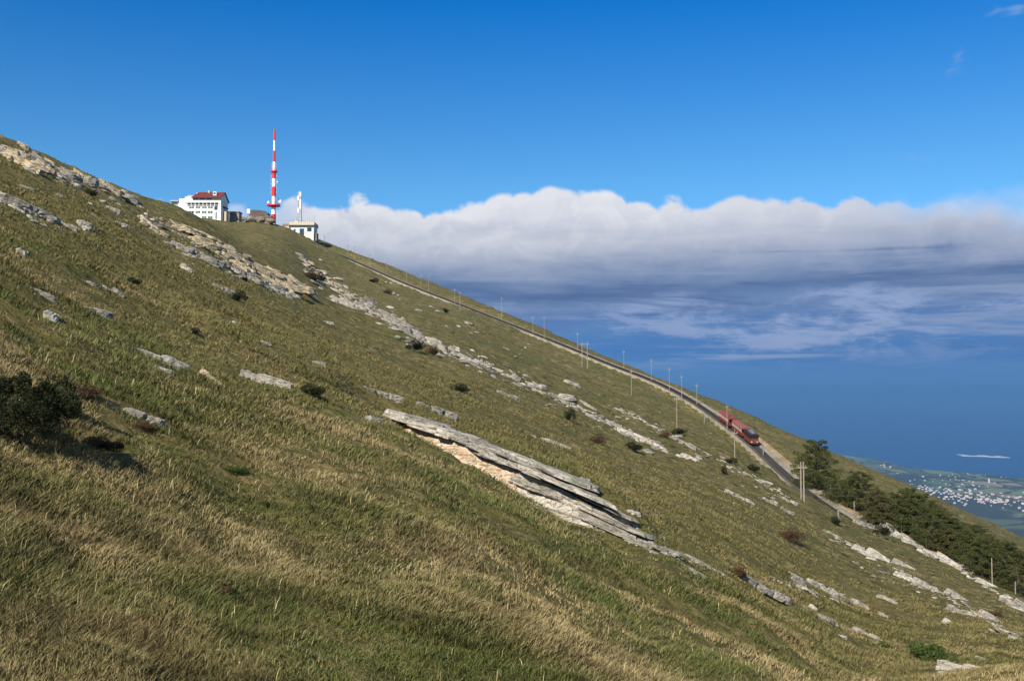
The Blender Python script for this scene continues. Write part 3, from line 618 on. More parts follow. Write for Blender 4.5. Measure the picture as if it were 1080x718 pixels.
# ---------------------------------------------------------------- the other outcrops and boulders one can tell apart
ROCKS = [
 (655,552,700,568,5,'g','upper grey ledge just above the tail of the big outcrop'),
 (672,566,758,606,6,'g','long flat grey slab ending at a round brown bush'),
 (690,585,745,610,4,'g','thin broken ledge below the long flat grey slab'),
 (348,439,404,442,8,'g','flat grey ledge touching the left tip of the big layered outcrop'),
 (440,428,483,443,7,'g','low grey slab on top of the left end of the big outcrop'),
 (612,512,624,511,9,'g','single grey boulder with a dark right side above the big outcrop'),
 (663,543,675,544,5,'p','small pale stone on the turf right of the grey boulder'),
 (559,463,604,474,6,'p','pale flat slab lying alone above the big outcrop'),
 (525,416,548,421,6,'g','small grey slab high in the middle of the slope'),
 (380,412,425,424,5,'g','low grey ledge right of the dark round bush'),
 (253,396,305,410,8,'g','grey mossy slab left of the dark round bush'),
 (140,374,198,391,9,'p','white jagged rock row on the left slope'),
 (208,392,236,416,8,'t','steep pale rock pointing down below the white jagged row'),
 (165,390,180,393,5,'p','small pale stone under the white jagged row'),
 (108,431,172,444,8,'g','long pale boulder half sunk in grass right of the big gorse bush'),
 (45,338,62,338,13,'p','upright light boulder on the far left turf'),
 (75,329,116,333,9,'g','flat grey slab right of the upright light boulder'),
 (17,270,29,270,9,'p','lone light stone near the left edge of the picture'),
 (32,308,56,312,7,'g','dark grey broken rock above the upright light boulder'),
 (75,296,104,298,6,'g','low grey ledge left of a dark one on the left slope'),
 (107,303,130,313,5,'g','narrow grey slab that slants down right on the left slope'),
 (0,160,40,186,14,'t','pale beige slab at the top left edge of the picture'),
 (30,172,62,192,17,'t','tall broken crag on the upper left crest'),
 (56,185,84,198,19,'g','crag with dark hollows on the upper left crest'),
 (80,190,106,200,14,'g','rounded grey crag in the middle of the upper left crest'),
 (100,195,128,207,12,'t','brown edged crag near the right end of the upper left crest'),
 (124,203,146,214,9,'g','last small crag of the upper left crest'),
 (0,212,40,226,13,'g','grey ledge touching the left edge below the crest'),
 (28,226,62,238,15,'g','grey blocks under a dark crack in the second ledge from the top left'),
 (55,236,82,244,9,'p','pale low end of the second ledge from the top left'),
 (82,240,97,243,9,'p','light rounded boulder at the right end of the second ledge'),
 (19,197,38,201,6,'g','small grey ledge between the crest and the second ledge on the left'),
 (110,220,126,224,5,'p','small white rock right of the centre of the upper left slope'),
 (105,232,135,241,6,'p','string of pale stones on the upper left slope'),
 (146,228,168,246,6,'p','narrow pale slab slanting down right of the upper left crest'),
 (148,236,178,252,6,'t','tan ledge left of the large tan slab'),
 (184,248,236,270,17,'t','large smooth tan rock slab below the white hotel'),
 (226,264,268,284,15,'t','upper part of the long tan wall with dark cracks'),
 (254,278,298,300,14,'t','middle part of the long tan wall'),
 (284,290,326,309,13,'t','lower end of the long tan wall above dark hollows'),
 (170,258,204,266,8,'g','flat grey ledge under the large tan slab'),
 (214,276,236,284,11,'g','rounded grey rock below the joint of tan slab and tan wall'),
 (232,284,262,292,9,'g','grey ledge running under the upper tan wall'),
 (260,296,285,304,10,'g','grey block left of the dark hollows'),
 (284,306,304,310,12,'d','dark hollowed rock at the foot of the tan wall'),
 (302,310,318,314,8,'p','pale boulders right of the dark hollowed rock'),
 (188,282,200,288,9,'p','small white rock alone on the turf below the tan slab'),
 (224,302,248,312,6,'g','row of light stones on turf ending at a small dark bush'),
 (272,362,286,364,4,'p','tiny white slab in the turf left of the middle of the slope'),
 (337,341,350,342,6,'p','light stone on the turf below the rocky band'),
 (330,384,343,386,5,'g','small grey rock straight above the dark round bush'),
 (713,480,735,488,9,'p','white rock pair left of the foot of a pole'),
 (766,520,797,532,6,'p','long white slab on the slope below the train'),
 (735,484,741,484,5,'p','small white stone right of the white rock pair'),
 (805,528,820,533,5,'p','small white slab in the row left of the lower track'),
 (818,525,842,533,5,'p','white slab in the row left of the lower track, nearest the track'),
 (824,538,838,543,5,'g','grey slab below the row of white slabs'),
 (597,404,612,408,6,'p','white stone pair high on the slope below the poles'),
 (816,602,848,610,7,'p','bright white flat rock right of the round brown bush'),
 (836,613,850,618,5,'g','small grey rock below the bright white flat rock'),
 (852,615,886,630,6,'p','narrow white ledge leading to the rock with an orange stain'),
 (886,632,918,641,9,'o','rock with a bright orange stain on the lower right slope'),
 (783,612,834,636,6,'g','thin grey ledge right of and below the round brown bush'),
 (828,638,882,659,6,'g','long smooth grey slab in the grass at the lower right'),
 (853,640,861,645,6,'p','small upright pale stone above the long smooth grey slab'),
 (900,664,935,682,8,'g','grey rock with a white tip right of the long smooth slab'),
 (884,672,894,673,3,'p','tiny white stone left of the grey rock with a white tip'),
 (925,630,945,636,7,'g','grey rock cluster right of the orange stained rock'),
 (927,648,938,652,4,'g','small grey stone below the grey rock cluster'),
 (995,654,1006,661,5,'p','small white rock pointing down on the lower right slope'),
 (990,692,1042,712,8,'p','long pale slab at the lower right corner beside a green bush'),
 (990,701,1018,713,5,'g','grey ledge just under the long pale corner slab'),
 (1030,694,1042,698,4,'g','small grey stone above the long pale corner slab'),
 (900,577,918,587,6,'p','small pale ledge at the upper end of the right rock row'),
 (914,582,940,596,9,'p','thick white rock in the right rock row'),
 (942,592,962,602,7,'g','grey rounded rock after the thick white rock'),
 (944,606,965,615,6,'p','white rock at the start of the lower right ledge row'),
 (962,611,994,632,10,'g','broad layered grey ledge in the right rock row'),
 (1000,624,1026,640,8,'g','grey ledge below and right of the broad layered one'),
 (998,636,1032,656,9,'g','green grey broken ledge in the right rock row'),
 (1030,645,1064,668,11,'o','rugged grey ledge with an orange spot near the right edge'),
 (1062,668,1080,682,8,'g','last grey ledge at the right edge of the picture'),
 (970,579,990,591,7,'p','upper end of the long white rock strip beside the trees'),
 (985,586,1012,604,11,'p','thick white middle of the long rock strip beside the trees'),
 (1010,598,1034,614,10,'g','layered grey lower end of the rock strip beside the trees'),
 (1030,612,1048,620,6,'p','pale tip of the rock strip at a wooden post'),
 (1064,636,1082,646,14,'g','grey crag at the right edge below the trees'),
 (930,556,950,568,9,'p','pale rocks beside the trees where the track disappears'),
 (948,564,972,580,8,'g','narrow grey ledge that leads from the track end to the white strip'),
 (905,553,930,560,7,'g','grey boulders at the lower end of the visible track'),
 (245,342,250,343,4,'p','small white stone in the middle of the left slope'),
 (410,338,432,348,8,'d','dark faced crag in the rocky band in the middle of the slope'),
 (345,312,372,328,11,'g','jumbled grey crag in the upper part of the rocky band'),
 (445,356,472,372,10,'g','grey crag with small ledges in the middle of the rocky band'),
 (480,376,500,384,7,'g','grey crag at the lower end of the upper rocky band'),
 (648,452,684,466,7,'p','pale ledge with sharp lower edge in the lower rocky band'),
 (672,462,700,476,7,'p','whitish ledge ending over a dark notch in the lower rocky band'),
 (600,420,626,434,8,'g','flat grey ledge where the lower rocky band begins'),
]
for r in ROCKS: outcrop(*r)

def rubble(pts, spread, size, n, kinds, label, seed, th=1.0):
    """a run of broken bedrock: blocks and plates that stand up from one buried rib of rock, one solid outcrop"""
    rng = np.random.default_rng(seed); P = np.array(pts, float); s = np.concatenate([[0], np.cumsum(np.hypot(*np.diff(P, axis=0).T))]); n = int(n * 1.25); t = np.sort(rng.uniform(0, s[-1], n)); g = np.clip(rng.normal(0, .6, n), -1.3, 1.3)
    lump = 1 + .35 * np.sin(t / 9.0 + seed) + .25 * np.sin(t / 3.7 + 2 * seed)
    px = np.interp(t, s, P[:, 0]) + g * spread * .3; py = np.interp(t, s, P[:, 1]) + g * spread * lump; H = hit(px, py); ok = (~np.isnan(H[:, 0])) & (H[:, 1] < 430); H = H[ok]; t = t[ok]; lump = lump[ok]
    if not len(H): return
    md = np.interp(t, t[::1], np.convolve(np.pad(H[:, 1], 7, mode='reflect'), np.ones(15) / 15, 'valid')); ok = np.abs(H[:, 1] - md) < .14 * md; H = H[ok]; lump = lump[ok]; root_p = Vector(H[len(H) // 2]); mb = MB(); mi = []
    mats_ = [KM[k] for k in kinds]
    for h, lu in zip(H, lump):
        w_ = size * .60 * np.clip(rng.lognormal(-.1, .5), .3, 1.9) * (0.6 + .4 * lu) * h[1] / F; n0 = len(mb.F)
        if rng.uniform() < .6: V, Fc = slab_geo(rng, w_ * rng.uniform(1.5, 3.0), w_ * rng.uniform(.8, 1.3), w_ * rng.uniform(.22, .6) * th, n=14)
        else: V, Fc = boulder_geo(rng, w_ * rng.uniform(.9, 1.5), w_, w_ * rng.uniform(.5, 1.0) * th, 7, 10)
        an = rng.uniform(-.6, .6); dp = rng.normal(-.40, .16); c_, s_ = math.cos(an), math.sin(an); q = []
        for v in V: x_, y_ = v[0] * c_ - v[1] * s_, v[0] * s_ + v[1] * c_; q.append((x_ + h[0] - root_p.x, y_ + h[1] - root_p.y, v[2] + dp * x_ + h[2] - root_p.z - .06 * w_))
        mb.add(q, Fc); mi += [int(rng.integers(0, len(kinds)))] * (len(mb.F) - n0)
    # the blocks are one bedrock: they join below the turf
    n0 = len(mb.F); rl = Vector(root_p)
    for a_, b_ in zip(H[:-1], H[1:]):
        mx, my = (a_[0] + b_[0]) / 2, (a_[1] + b_[1]) / 2; wl = .12 * size * a_[1] / F; mid = Vector((mx, my, ground(mx, my) - .7 - wl)) - rl
        mb.tube(Vector(a_) + Vector((0, 0, wl * .5)) - rl, mid, .05 + wl * .2, n=4).tube(mid, Vector(b_) + Vector((0, 0, wl * .5)) - rl, .05 + wl * .2, n=4)
    mi += [0] * (len(mb.F) - n0)
    me = bpy.data.meshes.new('rock_outcrop'); me.from_pydata(mb.V, [], mb.F)
    for m_ in mats_: me.materials.append(m_)
    me.polygons.foreach_set('material_index', np.array(mi, dtype=np.int32)); me.update(); tag(link('rock_outcrop', me, loc=root_p), label, 'outcrop')
rubble([(0,158),(20,168),(45,180)], 6, 9, 46, 'tg', 'pale stony crest at the top left corner of the hill', 301)
rubble([(25,160),(50,172),(75,184),(95,194)], 6, 7, 64, 'gtd', 'brown and grey rocky crest of the upper left hill with dark hollows', 302, 1.1)
rubble([(95,190),(120,203),(150,216)], 5, 5.5, 46, 'gtd', 'right end of the rocky crest where the skyline steps down', 303, 1.3)
rubble([(0,212),(30,226),(62,240),(95,246)], 4, 5.5, 40, 'gp', 'second rock ledge below the crest with a black crack at the left edge', 304, 1.2)
rubble([(150,222),(180,240),(200,250)], 6, 4, 26, 'gt', 'broken grey ground above the tan slab left of the hotel', 305)
rubble([(186,238),(205,250),(232,264)], 7, 13, 60, 't', 'smooth tan slab field just below the hotel', 306, .6)
rubble([(226,262),(262,282),(292,296),(322,305)], 6, 12, 110, 't', 'long tan rock wall running down right from the tan slab field', 307, 1.1)
rubble([(190,262),(230,278),(270,296),(305,312)], 5, 8, 80, 'gd', 'grey ledge parallel to and below the tan rock wall', 308)
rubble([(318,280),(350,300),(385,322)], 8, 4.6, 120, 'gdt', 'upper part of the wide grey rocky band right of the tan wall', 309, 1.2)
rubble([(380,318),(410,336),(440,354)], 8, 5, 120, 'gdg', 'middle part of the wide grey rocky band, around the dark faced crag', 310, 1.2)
rubble([(435,350),(475,372),(520,390)], 7, 5.5, 120, 'gdp', 'lower part of the wide grey rocky band, thinning to the right', 311, 1.1)
rubble([(525,392),(570,412),(610,430),(650,452)], 3.5, 4.5, 110, 'gp', 'thin dotted rock line through the middle of the slope', 312)
rubble([(640,444),(672,462),(704,476)], 3.5, 5.5, 60, 'gp', 'pale rock line ending left of the tall turf pole', 313)
rubble([(650,430),(700,456),(745,478),(800,506),(830,522)], 2.5, 3.5, 110, 'gp', 'faint rock line leading down towards the lower track', 314)
rubble([(870,560),(905,580),(950,602),(1000,630),(1078,676)], 4, 5, 110, 'gp', 'long row of ledges across the lower right slope', 315)
rubble([(925,552),(965,574),(1010,598),(1045,620),(1080,645)], 3.5, 6, 90, 'pg', 'rock strip bordering the wood on the right', 316)
rubble([(800,606),(850,622),(900,640)], 2.5, 5, 34, 'pg', 'broken pale ledge beside the orange stained rock', 317)
rubble([(455,447),(500,463),(545,482),(600,508),(640,532)], 5, 6, 90, 'gpg', 'loose weathered plates along the upper edge of the big outcrop', 321, .7)
rubble([(560,532),(600,547),(640,560),(690,582)], 3, 5, 60, 'gp', 'broken stones along the foot of the right half of the big outcrop', 322, .7)
rubble([(660,562),(700,580),(760,606)], 2.5, 8, 60, 'gp', 'cracked tail of the big outcrop running to the round brown bush', 318, .8)

# stones strewn along the rocky bands: copies of a dozen shapes
rngs = np.random.default_rng(77)
STONE = []
for k in range(12):
    mb = MB()
    if k < 7: mb.add(*boulder_geo(rngs, 1.0, rngs.uniform(0.6, 0.9), rngs.uniform(0.45, 0.8), 8, 9))
    else:
        mb.add(*slab_geo(rngs, 1.4, 0.8, 0.22, 0, 0, 0.0, n=22)); mb.add(*slab_geo(rngs, 1.0, 0.6, 0.2, 0.1, 0.1, 0.2, n=22))
    me = bpy.data.meshes.new('stone'); me.from_pydata(mb.V, [], mb.F); me.materials.append([M_grey, M_pale, M_grey, M_dark][k % 4]); STONE.append(me)
BANDS = [
 ([(322,282),(350,302),(385,322),(420,345),(450,362),(480,376),(520,388)],9,5,80,'small grey stone in the rocky band between the tan wall and mid slope','stones of the upper rocky band'),
 ([(520,388),(560,408),(600,426),(645,450),(690,472)],7,4,38,'small stone in the thin rocky band in the middle of the slope','stones of the middle rocky band'),
 ([(640,430),(700,458),(740,478),(790,508),(830,535)],5,3,34,'small pale stone in the faint line of rocks left of the train','stones of the line left of the train'),
 ([(60,190),(100,205),(140,222),(185,240),(215,262)],16,4,44,'small stone strewn over the slope below the upper left crest','stones below the upper left crest'),
 ([(890,590),(950,612),(1000,640),(1075,680)],9,3.5,24,'small stone beside the ledges of the right rock row','stones of the right rock row'),
 ([(340,266),(380,290),(430,318),(480,340),(560,372)],9,3.2,32,'small stone on the green slope just below the railway','stones on the green slope below the railway')]
for pts, spread, size, n, lab, grp in BANDS:
    P = np.array(pts, float); s = np.concatenate([[0], np.cumsum(np.hypot(*np.diff(P, axis=0).T))]); t = rngs.uniform(0, s[-1], n)
    px = np.interp(t, s, P[:, 0]) + rngs.normal(0, spread * 0.6, n); py = np.interp(t, s, P[:, 1]) + rngs.normal(0, spread * 0.6, n); H = hit(px, py)
    for k in range(n):
        if H[k, 0] != H[k, 0] or H[k, 1] > 420: continue
        o = link('stone', STONE[rngs.integers(0, 12)], loc=H[k]); w_ = size * rngs.lognormal(0, 0.4) * H[k, 1] / F
        o.scale = (w_ * rngs.uniform(0.9, 1.6), w_, w_ * rngs.uniform(0.6, 1.1)); o.rotation_euler = (rngs.uniform(-.2, .2), rngs.uniform(0.1, 0.6), rngs.uniform(-.5, .5)); tag(o, lab, 'stone', grp)

# ================================================================ railway
def offs(P, off, dz=0.0):
    t = np.gradient(P, axis=0); t[:, 2] = 0; t /= np.linalg.norm(t, axis=1)[:, None]; nrm = np.stack([t[:, 1], -t[:, 0], 0 * t[:, 0]], 1)
    q = P + nrm * off; q[:, 2] += dz; return q
def sweep(P, prof, closed=True):
    """a strip or closed bar of profile (offset, height) points swept along P"""
    n = len(prof); rows = [offs(P, o_, z_) for o_, z_ in prof]; V = np.stack(rows, 1).reshape(-1, 3); m = len(P); Fc = []
    for k in range(m - 1):
        for j in range(n if closed else n - 1): a = k * n + j; b = k * n + (j + 1) % n; Fc.append((a, b, b + n, a + n))
    if closed: Fc += [tuple(range(n))[::-1], tuple(range((m - 1) * n, m * n))]
    return V.tolist(), Fc
def gravel(name, a, b, sc_=2.0):
    m = bpy.data.materials.new(name); m.use_nodes = True; t = NT(m.node_tree); B_ = t.n['Principled BSDF']; B_.inputs['Roughness'].default_value = 0.95
    o = t.new('ShaderNodeTexCoord').outputs['Object']; n = t.noise(o, sc_, 6, 0.7); g = t.noise(o, 0.15, 4, 0.6)
    cc = t.mix(t.ss(n, 0.35, 0.65), a + (1,), b + (1,)); cc = t.mix(t.m('MULTIPLY', t.ss(g, 0.5, 0.65), 0.6), cc, (0.10, 0.10, 0.045, 1))
    t.l.new(cc, B_.inputs['Base Color']); t.l.new(t.bump(n, 0.8, 0.15), B_.inputs['Normal']); return m
M_gravel = gravel('pale gravel', (0.15, 0.13, 0.095), (0.30, 0.255, 0.19)); M_soil = gravel('tan soil', (0.22, 0.15, 0.085), (0.33, 0.24, 0.15), 0.6)
M_ballast = gravel('dark oily ballast', (0.022, 0.020, 0.019), (0.075, 0.068, 0.06), 2.0)
M_rail = mat('rail steel', (0.07, 0.06, 0.055), 0.5, 0.8, 0.2); M_sleeper = mat('old sleeper', (0.09, 0.075, 0.06), 0.9, 0, 0.3)
seg = TP
side = -1.0 if offs(seg, 1.0)[len(seg) // 2, 0] > seg[len(seg) // 2, 0] else 1.0   # offset sign that points to the viewer's side
o = MB().add(*sweep(seg, [(side * 3.4, -2.4), (side * 1.75, -0.60), (side * 1.4, -0.12), (-side * 1.45, -0.12), (-side * 2.0, -0.05), (-side * 2.7, -0.1), (-side * 4.0, -1.9)])).build('railway_embankment', M_gravel); tag(o, kind='structure')
o = MB().add(*sweep(seg[int(len(seg) * .72):-6], [(-side * 2.5, -0.6), (-side * 3.3, -0.12), (-side * 4.2, -0.2), (-side * 5.2, -1.6), (-side * 2.5, -1.6)])).build('soil_bank', M_soil); tag(o, kind='structure')
trk = empty('railway_track', seg[len(seg) // 2], 'narrow rack railway track on dark ballast climbing the ridge', 'railway track')
def tk(name, m, off, w_, z0, z1):
    V, Fc = sweep(seg, [(off - w_, z0), (off + w_, z0), (off + w_, z1), (off - w_, z1)]); c0 = trk.location
    return MB().add([Vector(v) - c0 for v in V], Fc).build(name, m, trk)
tk('ballast', M_ballast, 0.0, 1.1, -0.115, 0.02); tk('rail', M_rail, -0.5, 0.04, 0.10, 0.25); tk('rail', M_rail, 0.5, 0.04, 0.10, 0.25); tk('rack_rail', M_rail, 0.0, 0.06, 0.10, 0.22)
mb = MB(); fine_p, _ = resample(TP, 0.9); A_, B_ = offs(fine_p, -0.9, 0.0), offs(fine_p, 0.9, 0.0)
for a, b in zip(A_, B_):
    a = Vector(a) - trk.location; b = Vector(b) - trk.location; mb.tube(a + Vector((0, 0, .05)), b + Vector((0, 0, .05)), 0.10, n=4)
tag(mb.build('sleepers', M_sleeper, trk), kind='stuff')

# ---------------------------------------------------------------- train
M_red = mat('red coach paint', (0.165, 0.030, 0.024), 0.7, 0, 0.15); M_redroof = mat('faded red roof', (0.18, 0.045, 0.038), 0.8, 0, 0.3)
M_cream = mat('cream curtain', (0.62, 0.46, 0.40), 0.8, 0, 0.15); M_orange = mat('varnished orange wood', (0.16, 0.042, 0.014), 0.5, 0, 0.2)
M_black = mat('black iron', (0.015, 0.015, 0.016), 0.6); M_greyroof = mat('grey metal', (0.20, 0.21, 0.23), 0.5, 0.3, 0.2); M_glassd = mat('dark glass', (0.02, 0.025, 0.03), 0.1, spec=0.8)
M_int = mat('dark interior', (0.03, 0.02, 0.018), 0.9)
TL_ = np.concatenate([[0], np.cumsum(np.linalg.norm(np.diff(TP, axis=0), axis=1))])
def on_track(d):
    """frame at the track point with depth d: x points downhill along the rails"""
    k = int(np.argmin(np.abs(TP[:, 1] - d))); p = Vector(TP[k]); t = (Vector(TP[min(k + 2, len(TP) - 1)]) - Vector(TP[k - 2])).normalized()
    y = Vector((0, 0, 1)).cross(t).normalized(); z = t.cross(y); M = Matrix((t, y, z)).transposed().to_4x4(); M.translation = p; return M
def wheels(root, xs):
    for x_ in xs:
        for s in (-1, 1): MB().tube((x_, s * 0.46, 0.60), (x_, s * 0.60, 0.60), 0.36, n=16).build('wheel', M_black, root)
def coach(d, label, roof):
    root = empty('passenger_coach', (0, 0, 0), label, 'coach', 'coaches of the rack train'); root.matrix_world = on_track(d) @ Matrix.Scale(.88, 4); L = 4.3
    MB().box(-L, L, -1.05, 1.05, 0.75, 0.95).box(-L + .3, L - .3, -0.35, 0.35, 0.45, 0.75).build('underframe', M_black, root)
    b = MB()
    for s in (-1, 1): b.box(-L, L, s * 1.06 - 0.04, s * 1.06 + 0.04, 0.9, 1.75)
    b.box(-L, -L + .08, -1.02, 1.02, .9, 1.9); b.box(L - .08, L, -1.02, 1.02, .9, 1.9); b.build('body', M_red, root)
    p = MB(); n = 5
    for k in range(n + 1):
        x_ = -L + 0.06 + (2 * L - 0.12) * k / n
        for s in (-1, 1): p.box(x_ - .06, x_ + .06, s * 1.06 - .05, s * 1.06 + .05, 1.75, 2.85)
    p.build('pillars', M_red, root)
    for k in range(n):
        x_ = -L + 2 * L * (k + 0.5) / n
        for s in (-1, 1): MB().box(x_ - .62, x_ - .22, s * 1.05 - .02, s * 1.05 + .02, 1.76, 2.80).box(x_ + .26, x_ + .62, s * 1.05 - .02, s * 1.05 + .02, 1.76, 2.80).build('curtain', M_cream, root)
        MB().box(x_ - .25, x_ + .25, -.95, .95, .96, 1.35).box(x_ - .28, x_ - .2, -.95, .95, 1.35, 1.95).build('bench', M_int, root)
    poly = [(1.22 * math.cos(a), 2.86 + 0.34 * math.sin(a)) for a in np.linspace(0, math.pi, 11)] + [(-1.22, 2.78), (1.22, 2.78)]
    MB().prism(poly, -L - .15, L + .15).build('roof', roof, root); wheels(root, (-3.2, -2.2, 2.2, 3.2)); return root
coach(243.6, 'red open-sided coach with faded red roof, upper one of the train', M_redroof)
coach(234.8, 'red open-sided coach with cream curtains coupled next to the locomotive', mat('pinkish worn roof', (0.20, 0.07, 0.06), 0.8, 0, 0.2))
def loco(d):
    root = empty('rack_locomotive', (0, 0, 0), 'small orange and black locomotive with grey roof boxes at the lower train end', 'locomotive'); root.matrix_world = on_track(d) @ Matrix.Scale(.88, 4); L = 2.9
    MB().box(-L, L, -1.0, 1.0, .62, .85).box(-L - .35, -L, -.9, .9, .6, .8).box(L, L + .35, -.9, .9, .6, .8).build('underframe', M_black, root)
    MB().box(-L, L, -1.08, 1.08, .85, 1.95).build('body', M_orange, root)
    c_ = MB().box(-L, L, -1.06, 1.06, 1.95, 2.05).box(-L, L, -1.06, 1.06, 2.65, 2.8)
    for x_ in (-L + .05, -1.5, 0, 1.5, L - .05):
        for s in (-1, 1): c_.box(x_ - .06, x_ + .06, s * 1.02 - .04, s * 1.02 + .04, 2.05, 2.65)
    c_.build('cab_frame', M_black, root)
    for s in (-1, 1): MB().box(-L + .1, L - .1, s * .98 - .01, s * .98 + .01, 2.05, 2.65).build('window', M_glassd, root)
    MB().box(L - .06, L - .03, -.95, .95, 2.05, 2.65).build('windscreen', M_glassd, root)
    poly = [(1.25 * math.cos(a), 2.82 + 0.26 * math.sin(a)) for a in np.linspace(0, math.pi, 9)] + [(-1.25, 2.74), (1.25, 2.74)]
    MB().prism(poly, -L - .25, L + .35).build('roof', M_black, root)
    MB().box(-1.0, .4, -.55, .55, 3.05, 3.5).box(.7, 1.9, -.45, .45, 3.03, 3.35).build('roof_box', M_greyroof, root)
    MB().tube((-1.6, -.5, 3.1), (-1.1, 0, 4.2), .03).tube((-1.6, .5, 3.1), (-1.1, 0, 4.2), .03).tube((-1.1, -.7, 4.2), (-1.1, .7, 4.2), .03).build('pantograph', M_greyroof, root)
    for s in (-1, 1): MB().tube((L, s * .7, 1.2), (L + .14, s * .7, 1.2), .14, n=12).build('headlight', mat('lamp glass', (0.7, 0.68, 0.6), 0.2), root)
    wheels(root, (-1.9, 0, 1.9)); return root
loco(227.2)

# ---------------------------------------------------------------- poles
M_pole = mat('weathered pole wood', (0.25, 0.215, 0.165), 0.9, 0, 0.3, 1.5); M_insul = mat('insulator', (0.25, 0.2, 0.17), 0.3)
POLES = [  # px, top, base, depth or None (None: stands where the ground meets the ray), style, label
 (367,258,266,432,1,'first short pole below the summit station'), (374,259,269,428,1,'second short pole below the summit station'), (390,268,277,418,1,'thin pole on the skyline right of the two short summit poles'),
 (408,275,287,408,1,'thin pole on the skyline in the upper third of the ridge'), (429,283,295,398,1,'thin skyline pole left of the close pair on the upper ridge'),
 (444,288,301,392,1,'left pole of the close pair on the upper ridge'), (452,290,305,388,1,'right pole of the close pair on the upper ridge'), (479.6,304,321,None,1,'pale pole on the near side of the upper track'),
 (485,307,327,None,0,'leaning darker pole beside the pale one on the upper track'), (529,313,332,352,1,'pole on the skyline where the ridge meets the grey cloud base'), (562,333,349,336,1,'short pole on the skyline just left of the tall mid-ridge pole'),
 (574,333,361,None,0,'tall pole crossing the track in the middle of the ridge'), (609,350,371,318,1,'skyline pole behind the twin pole frame'),
 (658,369,392,None,0,'pole on the skyline right of the twin pole frame'), (666,389,417,None,0,'pole standing in the turf right of the twin pole frame'), (687,378,402,284,0,'skyline pole left of the place where the track turns pale'),
 (706,387,411,274,0,'skyline pole above the pale white rocks of the track side'), (714,417,454,None,1,'tall pole in the turf left of the train'), (719,395,417,266,0,'skyline pole straight above the tall turf pole'),
 (735,404,427,262,0,'faint skyline pole above the bend of the track'), (767,426,457,None,0,'pole in front of the upper red coach'), (775,452,486,None,1,'tall pole in the turf in front of the locomotive'),
 (951,546,563,None,1,'grey wooden pole at the edge of the trees where the track ends'), (977,567,578,None,0,'short post at the edge of the trees above the white strip'), (1046.5,588,615,None,1,'grey wooden pole at the pale tip of the rock strip'), (1071,613,626,None,1,'short pole before the trees near the right edge')]
def pole(px, top, bot, d, style, label):
    if d is None:
        h = hit([px], [bot])[0]
        if h[0] != h[0]: h = P3(px, bot, 270)
        b = Vector(h)
    else:
        b = P3(px, bot, d); b.z = min(b.z, ground(b.x, b.y))
    T = P3(px, top, b.y); Hh = T.z - b.z; root = empty('utility_pole', b, label, 'pole', 'wooden poles along the railway'); r = 0.075
    MB().tube((0, 0, -0.5), (0, 0, Hh), r * 1.15, r * 0.8, 8).build('pole_shaft', M_pole, root)
    a = MB(); w_ = 0.5 if style else 0.35; a.box(-w_, w_, -.06, .06, Hh - .75, Hh - .6)
    if px > 940: return root
    a.build('crossarm', M_pole, root)
    for x_ in (-w_ * .85, w_ * .85): MB().tube((x_, 0, Hh - .6), (x_, 0, Hh - .38), .06, .04, 8).build('insulator', M_insul, root)
    return root
for p in POLES: pole(*p)
def twin(pxa, pxb, top, bot, label):
    A, B = [Vector(q) for q in hit([pxa, pxb], [bot, bot])]; B = P3(pxb, bot, A.y); HA = P3(pxa, top, A.y).z - A.z
    root = empty('twin_pole_frame', A, label, 'pole frame', 'twin pole frames'); x1 = B.x - A.x; zb = ground(B.x, B.y) - A.z
    MB().tube((0, 0, -.5), (0, 0, HA), .12, .09).build('pole_shaft', M_pole, root); MB().tube((x1, 0, zb - .5), (x1, 0, HA), .12, .09).build('pole_shaft', M_pole, root)
    MB().box(-.5, x1 + .5, -.07, .07, HA - .9, HA - .72).build('crossarm', M_pole, root)
    for k in range(3): x_ = -.3 + (x1 + .6) * k / 2; MB().tube((x_, 0, HA - .72), (x_, 0, HA - .45), .06, .04).build('insulator', M_insul, root)
twin(614, 619.5, 360, 387, 'twin wooden poles with a crossarm in the turf below the middle of the ridge')
twin(845, 848, 487, 527, 'twin tall poles side by side left of the biggest conifer')
M_conc = mat('concrete', (0.17, 0.165, 0.15), 0.9, 0, 0.2)
for px, top, bot, lab in [(805, 468, 484, 'concrete post beside the track just below the train'), (876, 505, 521, 'grey post behind the track in front of the biggest conifer'), (901, 528, 540, 'low grey post at the bank between the conifers and the track'), (743, 436, 446, 'low pale marker post left of the upper coach'), (884, 535, 546, 'pale marker post close to the lower end of the track')]:
    b = Vector(hit([px], [bot])[0]); h = P3(px, top, b.y).z - b.z; root = empty('track_post', b, lab, 'post', 'posts along the lower track')
    MB().box(-.11, .11, -.11, .11, -.3, h * .92).build('post_shaft', M_conc, root); MB().add([(-.19, -.19, h * .92), (.19, -.19, h * .92), (.19, .19, h * .92), (-.19, .19, h * .92), (0, 0, h)], [(0, 1, 4), (1, 2, 4), (2, 3, 4), (3, 0, 4), (3, 2, 1, 0)]).build('post_cap', M_conc, root)

